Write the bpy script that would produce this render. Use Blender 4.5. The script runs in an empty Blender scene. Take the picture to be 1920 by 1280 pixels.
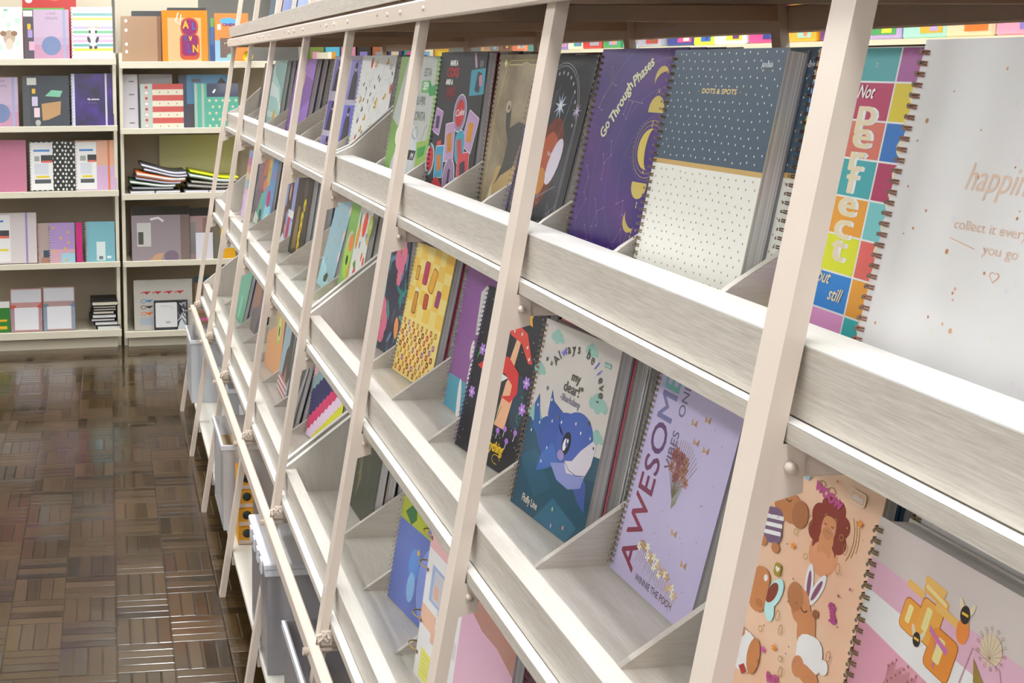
import bpy, math, random
from mathutils import Vector, Matrix
random.seed(7)
R = math.radians
HC = 1.52                       # camera height above the floor
# ------------------------------------------------------------------ camera
cam_d = bpy.data.cameras.new('camera'); cam = bpy.data.objects.new('camera', cam_d)
bpy.context.scene.collection.objects.link(cam)
rt = Vector((0.99348761, -0.11385312, -0.00445327))
fw = Vector((0.11181953, 0.98175741, -0.15378158)).normalized()
rt = (rt - fw*rt.dot(fw)).normalized(); up = rt.cross(fw)
M = Matrix((rt, up, -fw)).transposed().to_4x4(); M.translation = (0, 0, HC)
cam.matrix_world = M
cam_d.sensor_width = 36; cam_d.lens = 2294.47/1920*36
cam_d.shift_x = (960-466.44)/1920; cam_d.shift_y = (476.67-640)/1920
cam_d.clip_start = 0.02; cam_d.clip_end = 60
cam_d.dof.use_dof = False
S = bpy.context.scene; S.camera = cam
# ------------------------------------------------------------------ world / exposure
w = bpy.data.worlds.new('world'); S.world = w; w.use_nodes = True
w.node_tree.nodes['Background'].inputs[0].default_value = (1, .97, .92, 1)
w.node_tree.nodes['Background'].inputs[1].default_value = .4
S.view_settings.view_transform = 'Standard'; S.view_settings.look = 'None'
S.view_settings.exposure = 0.16; S.view_settings.gamma = 1.0; S.view_settings.use_curve_mapping = False
LAMP = 21.0

# ------------------------------------------------------------------ helpers
col = S.collection
PRINT = [1.0]                   # brightness of the printed inks on a cover
def srgb(c):
    if isinstance(c, str):
        c = c.lstrip('#'); c = tuple(int(c[i:i+2], 16)/255 for i in (0, 2, 4))
    return tuple(min(.88, PRINT[0]*(x/12.92 if x <= .04045 else ((x+.055)/1.055)**2.4)) for x in c)
_m = {}
def mat(c, rough=.5, metal=0, spec=.5, coat=0, alpha=1, trans=0):
    key = (PRINT[0], c, rough, metal, spec, coat, alpha, trans)
    if key in _m: return _m[key]
    m = bpy.data.materials.new('mat_'+str(c).strip('#')); m.use_nodes = True
    b = m.node_tree.nodes['Principled BSDF']
    b.inputs['Base Color'].default_value = (*srgb(c), 1); b.inputs['Roughness'].default_value = rough
    b.inputs['Metallic'].default_value = metal; b.inputs['Specular IOR Level'].default_value = spec
    b.inputs['Coat Weight'].default_value = coat; b.inputs['Alpha'].default_value = alpha
    b.inputs['Transmission Weight'].default_value = trans
    _m[key] = m; return m
def N(m, t, **k):
    n = m.node_tree.nodes.new(t)
    for a, v in k.items(): setattr(n, a, v)
    return n
def L(m, a, b): m.node_tree.links.new(a, b)
def wood(name, c1, c2, axis='Y', rough=.45, freq=1.0, bump=.15):
    """laminate with fine grain running along one axis"""
    m = bpy.data.materials.new(name); m.use_nodes = True; b = m.node_tree.nodes['Principled BSDF']
    tc = N(m, 'ShaderNodeTexCoord'); mp = N(m, 'ShaderNodeMapping'); L(m, tc.outputs['Object'], mp.inputs[0])
    sc = {'X': (22, 420, 420), 'Y': (420, 22, 420), 'Z': (420, 420, 22)}[axis]
    mp.inputs['Scale'].default_value = [s*freq for s in sc]
    n = N(m, 'ShaderNodeTexNoise'); n.inputs['Scale'].default_value = 1; n.inputs['Detail'].default_value = 4
    n.inputs['Roughness'].default_value = .65; n.inputs['Distortion'].default_value = .4; L(m, mp.outputs[0], n.inputs['Vector'])
    mp2 = N(m, 'ShaderNodeMapping'); L(m, tc.outputs['Object'], mp2.inputs[0]); mp2.inputs['Scale'].default_value = [s*.13*freq for s in sc]
    n2 = N(m, 'ShaderNodeTexNoise'); n2.inputs['Scale'].default_value = 1; n2.inputs['Detail'].default_value = 3; L(m, mp2.outputs[0], n2.inputs['Vector'])
    mx = N(m, 'ShaderNodeMath', operation='MULTIPLY_ADD'); mx.inputs[1].default_value = .72; L(m, n.outputs[0], mx.inputs[0])
    m2 = N(m, 'ShaderNodeMath', operation='MULTIPLY'); m2.inputs[1].default_value = .28; L(m, n2.outputs[0], m2.inputs[0]); L(m, m2.outputs[0], mx.inputs[2])
    r = N(m, 'ShaderNodeValToRGB'); r.color_ramp.elements[0].position = .34; r.color_ramp.elements[1].position = .64
    r.color_ramp.elements[0].color = (*srgb(c1), 1); r.color_ramp.elements[1].color = (*srgb(c2), 1)
    L(m, mx.outputs[0], r.inputs[0]); L(m, r.outputs[0], b.inputs['Base Color'])
    bp = N(m, 'ShaderNodeBump'); bp.inputs['Strength'].default_value = bump; bp.inputs['Distance'].default_value = .001
    L(m, n.outputs[0], bp.inputs['Height']); L(m, bp.outputs[0], b.inputs['Normal'])
    b.inputs['Roughness'].default_value = rough
    return m
def noisy(name, c1, c2, scale=6, rough=.5, det=3):
    m = bpy.data.materials.new(name); m.use_nodes = True; b = m.node_tree.nodes['Principled BSDF']
    tc = N(m, 'ShaderNodeTexCoord'); n = N(m, 'ShaderNodeTexNoise'); n.inputs['Scale'].default_value = scale; n.inputs['Detail'].default_value = det
    L(m, tc.outputs['Object'], n.inputs['Vector'])
    r = N(m, 'ShaderNodeValToRGB'); r.color_ramp.elements[0].position = .35; r.color_ramp.elements[1].position = .65
    r.color_ramp.elements[0].color = (*srgb(c1), 1); r.color_ramp.elements[1].color = (*srgb(c2), 1)
    L(m, n.outputs[0], r.inputs[0]); L(m, r.outputs[0], b.inputs['Base Color']); b.inputs['Roughness'].default_value = rough
    return m
def pages(name, c1, c2, axis='Z', n=900):
    """paper block: fine sheet lines across the thickness"""
    m = bpy.data.materials.new(name); m.use_nodes = True; b = m.node_tree.nodes['Principled BSDF']
    tc = N(m, 'ShaderNodeTexCoord'); mp = N(m, 'ShaderNodeMapping'); L(m, tc.outputs['Object'], mp.inputs[0])
    mp.inputs['Scale'].default_value = (1, 1, n) if axis == 'Z' else (n, 1, 1)
    t = N(m, 'ShaderNodeTexNoise'); t.inputs['Scale'].default_value = 1; L(m, mp.outputs[0], t.inputs['Vector'])
    r = N(m, 'ShaderNodeValToRGB'); r.color_ramp.elements[0].color = (*srgb(c1), 1); r.color_ramp.elements[1].color = (*srgb(c2), 1)
    r.color_ramp.elements[0].position = .35; r.color_ramp.elements[1].position = .6
    L(m, t.outputs[0], r.inputs[0]); L(m, r.outputs[0], b.inputs['Base Color']); b.inputs['Roughness'].default_value = .8
    return m

class MB:
    """collects shapes with materials; build() links them as one mesh"""
    def __init__(s): s.v = []; s.f = []; s.mi = []; s.ms = []; s.sm = []
    def mi_(s, m):
        if m not in s.ms: s.ms.append(m)
        return s.ms.index(m)
    def add(s, vs, fs, m, smooth=False):
        o = len(s.v); s.v += [tuple(v) for v in vs]; k = s.mi_(m)
        for f in fs: s.f.append([o+i for i in f]); s.mi.append(k); s.sm.append(smooth)
    def box(s, x0, x1, y0, y1, z0, z1, m, bev=0):
        if bev and min(x1-x0, y1-y0, z1-z0) > 2.2*bev:
            # box with chamfered edges
            b = bev; pts = []; idx = {}
            def P(i, j, k, a):
                c = [x0 if i == 0 else x1, y0 if j == 0 else y1, z0 if k == 0 else z1]
                for q, ijk in enumerate((i, j, k)):
                    if q != a: c[q] += b if ijk == 0 else -b
                idx[(i, j, k, a)] = len(pts); pts.append(tuple(c))
            for i in (0, 1):
                for j in (0, 1):
                    for k in (0, 1):
                        for a in (0, 1, 2): P(i, j, k, a)
            g = lambda *t: idx[t]; F = []
            for i in (0, 1): F.append([g(i,0,0,0), g(i,1,0,0), g(i,1,1,0), g(i,0,1,0)])
            for j in (0, 1): F.append([g(0,j,0,1), g(1,j,0,1), g(1,j,1,1), g(0,j,1,1)])
            for k in (0, 1): F.append([g(0,0,k,2), g(1,0,k,2), g(1,1,k,2), g(0,1,k,2)])
            for i in (0, 1):
                for j in (0, 1):
                    F.append([g(i,j,0,0), g(i,j,1,0), g(i,j,1,1), g(i,j,0,1)])
            for i in (0, 1):
                for k in (0, 1): F.append([g(i,0,k,0), g(i,1,k,0), g(i,1,k,2), g(i,0,k,2)])
            for j in (0, 1):
                for k in (0, 1): F.append([g(0,j,k,1), g(1,j,k,1), g(1,j,k,2), g(0,j,k,2)])
            for i in (0, 1):
                for j in (0, 1):
                    for k in (0, 1): F.append([g(i,j,k,0), g(i,j,k,1), g(i,j,k,2)])
            s.add(pts, F, m); return
        v = [(x, y, z) for x in (x0, x1) for y in (y0, y1) for z in (z0, z1)]
        s.add(v, [(0,1,3,2), (4,6,7,5), (0,4,5,1), (2,3,7,6), (0,2,6,4), (1,5,7,3)], m)
    def prism(s, prof, y0, y1, m):
        """profile in x,z pushed along y"""
        n = len(prof); v = [(x, y0, z) for x, z in prof]+[(x, y1, z) for x, z in prof]
        s.add(v, [list(range(n)), list(range(2*n-1, n-1, -1))]+[(i, (i+1) % n, n+(i+1) % n, n+i) for i in range(n)], m)
    def beam(s, a, b, wx, wy, m):
        """rectangular bar between two points, cross-section axis-aligned in x,y"""
        a = Vector(a); b = Vector(b); v = []
        for p in (a, b): v += [p+Vector((dx, dy, 0)) for dx, dy in ((0, -wy/2), (wx, -wy/2), (wx, wy/2), (0, wy/2))]
        s.add(v, [(0,1,2,3), (7,6,5,4)]+[(i, (i+1) % 4, 4+(i+1) % 4, 4+i) for i in range(4)], m)
    def tube(s, pts, r, m, n=6, closed=False):
        pts = [Vector(p) for p in pts]; k = len(pts); v = []
        for i, p in enumerate(pts):
            if closed: t = pts[(i+1) % k]-pts[i-1]
            else: t = pts[min(i+1, k-1)]-pts[max(i-1, 0)]
            t.normalize(); a = t.cross(Vector((0, 0, 1)))
            if a.length < .05: a = t.cross(Vector((0, 1, 0)))
            a.normalize(); b = t.cross(a)
            v += [p+(a*math.cos(2*math.pi*j/n)+b*math.sin(2*math.pi*j/n))*r for j in range(n)]
        f = []
        for i in range(k if closed else k-1):
            for j in range(n): f.append((i*n+j, i*n+(j+1) % n, ((i+1) % k)*n+(j+1) % n, ((i+1) % k)*n+j))
        if not closed: f += [list(range(n)), list(range((k-1)*n, k*n))]
        s.add(v, f, m, True)
    def cyl(s, a, b, r, m, n=16): s.tube([a, b], r, m, n)
    def build(s, name, parent=None, loc=None, rot=None):
        me = bpy.data.meshes.new(name); me.from_pydata(s.v, [], s.f)
        for m in s.ms: me.materials.append(m)
        me.polygons.foreach_set('material_index', s.mi); me.polygons.foreach_set('use_smooth', s.sm)
        me.update(); o = bpy.data.objects.new(name, me); col.objects.link(o)
        if parent: o.parent = parent
        if loc: o.location = loc
        if rot: o.rotation_euler = rot
        return o
def tag(o, label=None, cat=None, group=None, kind=None):
    if label: o['label'] = label
    if cat: o['category'] = cat
    if group: o['group'] = group
    if kind: o['kind'] = kind
    return o
def thing(name, label, cat, loc=(0, 0, 0), rz=0, group=None):
    o = bpy.data.objects.new(name, None); col.objects.link(o); o.location = loc; o.rotation_euler = (0, 0, rz)
    o.empty_display_size = .05
    return tag(o, label, cat, group)
_tx = {}
def text_geo(t):
    """letters of the built-in font as flat geometry, height of a capital = 1, starting at x = 0"""
    if t in _tx: return _tx[t]
    c = bpy.data.curves.new('t', 'FONT'); c.body = t; c.size = 1.4; c.resolution_u = 3
    o = bpy.data.objects.new('t', c); col.objects.link(o); bpy.context.view_layer.update()
    me = o.to_mesh(); v = [(q.co.x, q.co.y) for q in me.vertices]; f = [list(p.vertices) for p in me.polygons]
    o.to_mesh_clear(); bpy.data.objects.remove(o); bpy.data.curves.remove(c)
    x0 = min([q[0] for q in v] or [0]); wd = max([q[0] for q in v] or [0])-x0
    _tx[t] = ([(q[0]-x0, q[1]) for q in v], f, wd); return _tx[t]

class Art:
    """flat printed shapes on a cover of size W x H; coordinates 0..1, sizes in metres"""
    def __init__(s, mb, W, H, z=0.0, rough=.35, flip=1):
        s.mb, s.W, s.H, s.z, s.rough, s.k = mb, W, H, z, rough, 1; s.ou = s.ov = 0.0; s.zs = 1.0; s.n = 0
    def up(s, n=1): s.k += n; return s
    def _p(s, pts, c, metal=0):
        z = s.z+s.k*.00009+(s.n % 40)*.000002; s.n += 1
        m = c if not isinstance(c, str) else (mat(c, .3, .9) if metal else mat(c, s.rough))
        s.mb.add([(x+s.ou*s.W, y+s.ov*s.H, z) for x, y in pts], [list(range(len(pts)))], m)
    def rect(s, a, b, c, d, cl, metal=0): s._p([(a*s.W, b*s.H), (c*s.W, b*s.H), (c*s.W, d*s.H), (a*s.W, d*s.H)], cl, metal)
    def poly(s, pts, cl, metal=0): s._p([(x*s.W, y*s.H) for x, y in pts], cl, metal)
    def ell(s, u, v, rx, ry, cl, rot=0, n=18, a0=0, a1=360, metal=0):
        rx *= s.zs; ry *= s.zs
        c, q = math.cos(R(rot)), math.sin(R(rot)); P = []
        full = abs(a1-a0) >= 360; k = n if full else n+1
        for i in range(k):
            t = R(a0+(a1-a0)*i/n); x, y = rx*math.cos(t), ry*math.sin(t)
            P.append((u*s.W+x*c-y*q, v*s.H+x*q+y*c))
        s._p(P, cl, metal)
    def line(s, pts, wd, cl, closed=False, metal=0):
        wd *= s.zs
        P = [Vector(((x+s.ou)*s.W, (y+s.ov)*s.H)) for x, y in pts]; k = len(P); V = []; z = s.z+s.k*.00009
        for i, p in enumerate(P):
            t = (P[(i+1) % k]-P[i-1]) if closed else (P[min(i+1, k-1)]-P[max(i-1, 0)])
            if t.length < 1e-9: t = Vector((1, 0))
            t.normalize(); nn = Vector((-t.y, t.x))*wd/2; V += [(*(p+nn), z), (*(p-nn), z)]
        F = [(2*i, 2*i+1, 2*((i+1) % k)+1, 2*((i+1) % k)) for i in range(k if closed else k-1)]
        s.mb.add(V, F, mat(cl, .3, .9) if metal else mat(cl, s.rough))
    def arc(s, u, v, rx, ry, wd, cl, a0=0, a1=360, n=24, metal=0):
        rx *= s.zs; ry *= s.zs
        s.line([(u+rx*math.cos(R(a0+(a1-a0)*i/n))/s.W, v+ry*math.sin(R(a0+(a1-a0)*i/n))/s.H) for i in range(n+1)], wd, cl, metal=metal)
    def star(s, u, v, r, cl, n=5, rot=0, inner=.45, metal=0):
        s._p([(u*s.W+(r if i % 2 == 0 else r*inner)*math.sin(R(rot+180*i/n)), v*s.H+(r if i % 2 == 0 else r*inner)*math.cos(R(rot+180*i/n))) for i in range(2*n)], cl, metal)
    def heart(s, u, v, r, cl):
        s._p([(u*s.W+r*.06*16*math.sin(t)**3, v*s.H+r*.06*(13*math.cos(t)-5*math.cos(2*t)-2*math.cos(3*t)-math.cos(4*t))) for t in [2*math.pi*i/20 for i in range(20)]], cl)
    def text(s, t, u, v, h, cl, rot=0, xs=1.0, shear=0.0, al='c', bold=0, metal=0):
        V, F, wd = text_geo(t); c, q = math.cos(R(rot)), math.sin(R(rot)); z = s.z+s.k*.00009
        off = {'c': wd/2, 'l': 0, 'r': wd}[al]; m = mat(cl, .3, .9) if metal else mat(cl, s.rough)
        for dx, dy in ([(0, 0)] if not bold else [(-bold, 0), (bold, 0), (0, bold), (0, -bold)]):
            P = []
            for x, y in V:
                x = (x-off+shear*y)*h*xs+dx; y = y*h+dy
                P.append(((u+s.ou)*s.W+x*c-y*q, (v+s.ov)*s.H+x*q+y*c, z))
            s.mb.add(P, F, m); z += .000004
    def bubble(s, u, v, w_, h_, cl, rot=0, rr=.003):
        w_ *= s.zs; h_ *= s.zs; rr *= s.zs
        c, q = math.cos(R(rot)), math.sin(R(rot)); P = []
        for cx, cy, a in ((w_/2-rr, h_/2-rr, 0), (-w_/2+rr, h_/2-rr, 90), (-w_/2+rr, -h_/2+rr, 180), (w_/2-rr, -h_/2+rr, 270)):
            for i in range(4):
                t = R(a+30*i); x, y = cx+rr*math.cos(t), cy+rr*math.sin(t); P.append((u*s.W+x*c-y*q, v*s.H+x*q+y*c))
        s._p(P, cl)

# ------------------------------------------------------------------ materials
M_POST = noisy('cream_paint', '#e2d2c3', '#e8dacc', 3, .38)
M_WY = wood('laminate_lengthwise', '#bdb4a8', '#d9d2c7', 'Y', .42)
M_WX = wood('laminate_crosswise', '#d4cdc2', '#e6e0d7', 'X', .42)
M_FL = wood('laminate_shelf_top', '#ddd6cb', '#ece7de', 'Y', .42, 1, .08)
M_WZ = wood('laminate_upright', '#cec7bc', '#dfd8cf', 'Z', .45)
M_TOP = wood('laminate_lit_top', '#e9e6dc', '#f8f6f0', 'Y', .4, 1, .05)  # lighter copy of the laminate, light from above put into its colour
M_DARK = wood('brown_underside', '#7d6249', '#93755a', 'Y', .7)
M_SHELF = mat('#e6dfca', .4)
M_BACK = mat('#b9aa95', .6)
M_PAGE = pages('paper_edges', '#c4c2c4', '#fbfafa')
M_PAGEW = pages('paper_edges_white', '#d9d9dc', '#ffffff')
M_STEEL = mat('#b9b2ab', .35, .8)

# ------------------------------------------------------------------ room
def struct(name, mb): return tag(mb.build(name), kind='structure')
X0, X1, Y0, Y1, ZC = -2.6, 3.6, -2.2, 8.9, 2.95
def parquet():
    m = bpy.data.materials.new('parquet'); m.use_nodes = True; b = m.node_tree.nodes['Principled BSDF']
    tc = N(m, 'ShaderNodeTexCoord'); mp = N(m, 'ShaderNodeMapping'); L(m, tc.outputs['Object'], mp.inputs[0])
    mp.inputs['Location'].default_value = (.0071, -3.1186+.148*22, 0)
    sx = N(m, 'ShaderNodeSeparateXYZ'); L(m, mp.outputs[0], sx.inputs[0])
    def mth(op, a, bb=None, cc=None):
        n = N(m, 'ShaderNodeMath', operation=op)
        for i, q in enumerate((a, bb, cc)):
            if q is None: continue
            if isinstance(q, (int, float)): n.inputs[i].default_value = q
            else: L(m, q, n.inputs[i])
        return n.outputs[0]
    B = .148
    fx = mth('DIVIDE', sx.outputs[0], B); fy = mth('DIVIDE', sx.outputs[1], B*1.03)
    ix, iy = mth('FLOOR', fx), mth('FLOOR', fy); ux, uy = mth('FRACT', fx), mth('FRACT', fy)
    par = mth('FLOORED_MODULO', mth('ADD', ix, iy), 2)
    # swap a few blocks so the pattern is not perfectly regular
    a = mth('ADD', mth('MULTIPLY', par, ux), mth('MULTIPLY', mth('SUBTRACT', 1, par), uy))
    st = mth('MULTIPLY', a, 4); si = mth('FLOOR', st); sf = mth('FRACT', st)
    cv = N(m, 'ShaderNodeCombineXYZ'); L(m, ix, cv.inputs[0]); L(m, iy, cv.inputs[1]); L(m, si, cv.inputs[2])
    wn = N(m, 'ShaderNodeTexWhiteNoise', noise_dimensions='3D'); L(m, cv.outputs[0], wn.inputs[0])
    cv2 = N(m, 'ShaderNodeCombineXYZ'); L(m, ix, cv2.inputs[0]); L(m, iy, cv2.inputs[1])
    wb = N(m, 'ShaderNodeTexWhiteNoise', noise_dimensions='3D'); L(m, cv2.outputs[0], wb.inputs[0])
    edge = mth('MINIMUM', mth('MINIMUM', sf, mth('SUBTRACT', 1, sf)), mth('MULTIPLY', 4, mth('MINIMUM', mth('MINIMUM', ux, mth('SUBTRACT', 1, ux)), mth('MINIMUM', uy, mth('SUBTRACT', 1, uy)))))
    gap = mth('GREATER_THAN', edge, .035)
    r = N(m, 'ShaderNodeValToRGB'); L(m, mth('ADD', mth('MULTIPLY', wn.outputs[0], .65), mth('MULTIPLY', wb.outputs[0], .35)), r.inputs[0])
    e = r.color_ramp.elements; e[0].color = (*srgb('#2c200d'), 1); e[1].color = (*srgb('#5a421f'), 1)
    e2 = r.color_ramp.elements.new(.5); e2.color = (*srgb('#473211'), 1)
    gr = N(m, 'ShaderNodeTexNoise'); gr.inputs['Scale'].default_value = 60; gr.inputs['Detail'].default_value = 4; L(m, mp.outputs[0], gr.inputs['Vector'])
    mg = N(m, 'ShaderNodeMix', data_type='RGBA', blend_type='MULTIPLY'); mg.inputs[0].default_value = .35; L(m, r.outputs[0], mg.inputs[6]); L(m, gr.outputs[1], mg.inputs[7])
    mk = N(m, 'ShaderNodeMix', data_type='RGBA'); L(m, gap, mk.inputs[0]); mk.inputs[6].default_value = (.012, .008, .004, 1); L(m, mg.outputs[2], mk.inputs[7])
    L(m, mk.outputs[2], b.inputs['Base Color'])
    rr = mth('ADD', .12, mth('MULTIPLY', wn.outputs[0], .12)); L(m, rr, b.inputs['Roughness'])
    # each strip sits at its own slight slope, edges worn down
    hgt = mth('ADD', mth('MULTIPLY', mth('MINIMUM', edge, .12), 4.0), mth('MULTIPLY', mth('MULTIPLY', sf, mth('SUBTRACT', wn.outputs[0], .5)), 1.0))
    wv = N(m, 'ShaderNodeTexNoise'); wv.inputs['Scale'].default_value = 9; L(m, mp.outputs[0], wv.inputs['Vector'])
    hgt = mth('ADD', hgt, mth('MULTIPLY', wv.outputs[0], .9))
    bp = N(m, 'ShaderNodeBump'); bp.inputs['Strength'].default_value = .7; bp.inputs['Distance'].default_value = .0020
    L(m, hgt, bp.inputs['Height']); L(m, bp.outputs[0], b.inputs['Normal'])
    b.inputs['Specular IOR Level'].default_value = .6; b.inputs['Coat Weight'].default_value = .3; b.inputs['Coat Roughness'].default_value = .12
    return m
b = MB(); b.box(X0, X1, Y0, Y1, -.06, 0, parquet()); struct('floor', b)
b = MB(); b.box(X0, X1, Y0, Y1, ZC, ZC+.06, mat('#efefec', .8)); struct('ceiling', b)
MW = noisy('painted_wall', '#b7b6b0', '#bfbeb8', 2, .7); MWL = mat('#cfcfcd', .8)
b = MB(); b.box(X0, X1, Y1, Y1+.08, 0, ZC, MW); struct('wall_back', b)
b = MB(); b.box(X0, X1, Y0-.08, Y0, 0, ZC, MWL); struct('wall_front', b)
b = MB(); b.box(X0-.08, X0, Y0, Y1, 0, ZC, MWL); struct('wall_left', b)
b = MB(); b.box(X1, X1+.08, Y0, Y1, 0, ZC, MWL); struct('wall_right', b)

def emit(name, c, s):
    m = bpy.data.materials.new(name); m.use_nodes = True; b_ = m.node_tree.nodes['Principled BSDF']
    b_.inputs['Base Color'].default_value = (.9, .9, .9, 1); b_.inputs['Emission Color'].default_value = (*c, 1); b_.inputs['Emission Strength'].default_value = s
    return m
ME = emit('lamp_glow', (.99, 1.0, 1.01), LAMP)
k = 0
for lx, xn in ((-1.9, 'left'), (.28, 'middle'), (2.05, 'right')):
    for ly, yn in ((-1.2, 'behind the viewer'), (.9, 'above the near end'), (3.0, 'above the middle'), (4.7, 'above the far end'), (6.1, 'before the wall shelving')):
        t = thing('ceiling_lamp', 'white ceiling light panel %s, in the %s row' % (yn, xn), 'lamp', (lx, ly, ZC))
        f = MB(); f.box(-.16, .16, -.62, .62, -.05, -.001, mat('#f4f4f2', .5)); f.build('housing', t)
        f = MB(); f.box(-.14, .14, -.60, .60, -.056, -.0505, ME); f.build('diffuser', t)

# ------------------------------------------------------------------ rack frame
def PX(z): return .5222+.1541*z          # front face of the leaning posts, z measured from camera height
PY = [.845, 1.449, 2.092, 2.731, 3.338, 4.020, 4.632, 5.265]
PYall = [.21]+PY
LV = {'A': -.2659, 'B': -.6381, 'C': -1.007}
CX = .865                                # middle of the A-frame
rack = thing('display_rack', 'long leaning cream metal display rack holding rows of notebooks', 'rack', (0, 0, 0))
WX, WY = .0166, .0303
for n, y in enumerate(PYall):
    b = MB(); b.beam((PX(-1.045), y, HC-1.045), (PX(.62), y, HC+.62), WX, WY, M_POST); b.build('post', rack)
    b = MB(); b.beam((PX(-HC)+.002, y, 0.0), (PX(-1.048)+.002, y, HC-1.048), WX, WY*.9, M_POST); b.build('leg', rack)
    if n % 1 == 0:
        m2 = lambda z: 2*CX-PX(z)-WX
        b = MB(); b.beam((m2(-HC), y, 0), (m2(.62), y, HC+.62), WX, WY, M_POST); b.build('rear_post', rack)
    for lv, z in LV.items():
        x = PX(z-.03)
        b = MB(); b.box(x+WX*.6, CX, y-.010, y+.010, HC+z-.045, HC+z-.0165, M_POST, .002)
        b.add([(x+WX*.7, y-.0155, HC+z-.016), (x+WX+.02, y-.0155, HC+z-.016), (x+WX+.02, y-.0155, HC+z-.055), (x+WX*.6, y-.0155, HC+z-.062)], [(0, 1, 2, 3)], M_POST)
        b.cyl((x+WX+.008, y-.016, HC+z-.034), (x+WX+.008, y-.021, HC+z-.034), .0045, M_POST, 8)
        b.build('bracket', rack)
    b = MB(); b.box(PX(.08)+WX, 2*CX-PX(.08)-WX, y-.012, y+.012, HC+.070, HC+.098, mat('#c9ad92', .5)); b.build('cross_beam', rack)
    if n:
        b = MB(); b.box(PX(-1.38)+WX, 2*CX-PX(-1.38)-WX, y-.011, y+.011, HC-1.425, HC-1.401, M_POST); b.build('cross_beam', rack)
        # clamp where the post meets the low rail
        x = PX(-1.04); b = MB(); b.box(x+.004, x+.026, y-.022, y-.0155, HC-1.052, HC-1.022, M_POST, .002)
        b.cyl((x-.022, y-.02, HC-1.06), (x+.042, y-.02, HC-1.06), .004, M_POST, 8); b.cyl((x-.030, y-.02, HC-1.06), (x-.018, y-.02, HC-1.06), .0075, M_POST, 8)
        b.tube([(x+.006+.012*math.cos(t*.9), y-.024, HC-1.035+.010*math.sin(t*1.7)) for t in range(8)], .003, M_POST)
        b.build('clamp', rack)
YE = 5.285
for nm, x0, x1, z0, z1 in (('top_rail', PX(.08)-.018, PX(.08)+.0005, .0705, .1040), ('low_rail', .342, .3625, -1.079, -1.046)):
    b = MB(); b.box(x0, x1, .10, YE+(.0 if nm == 'low_rail' else .03), HC+z0, HC+z1, M_POST, .003)
    if nm == 'top_rail':
        for y in PYall:
            for dy in (-.10, .06, .16): b.cyl((x0+.001, y+dy, HC+.088), (x0-.0025, y+dy, HC+.088), .0042, M_POST, 8)
            b.cyl((x0+.0005, y+.25, HC+.090), (x0-.0004, y+.25, HC+.090), .003, mat('#7a6a4c', .6), 8)
    b.build(nm, rack)
for nm, z0, z1 in (('rear_top_rail', .050, .0975), ('rear_low_rail', -1.079, -1.046)):
    x0 = 2*CX-PX((z0+z1)/2)
    b = MB(); b.box(x0, x0+.018, .10, YE, HC+z0, HC+z1, M_POST, .003); b.build(nm, rack)

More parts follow.
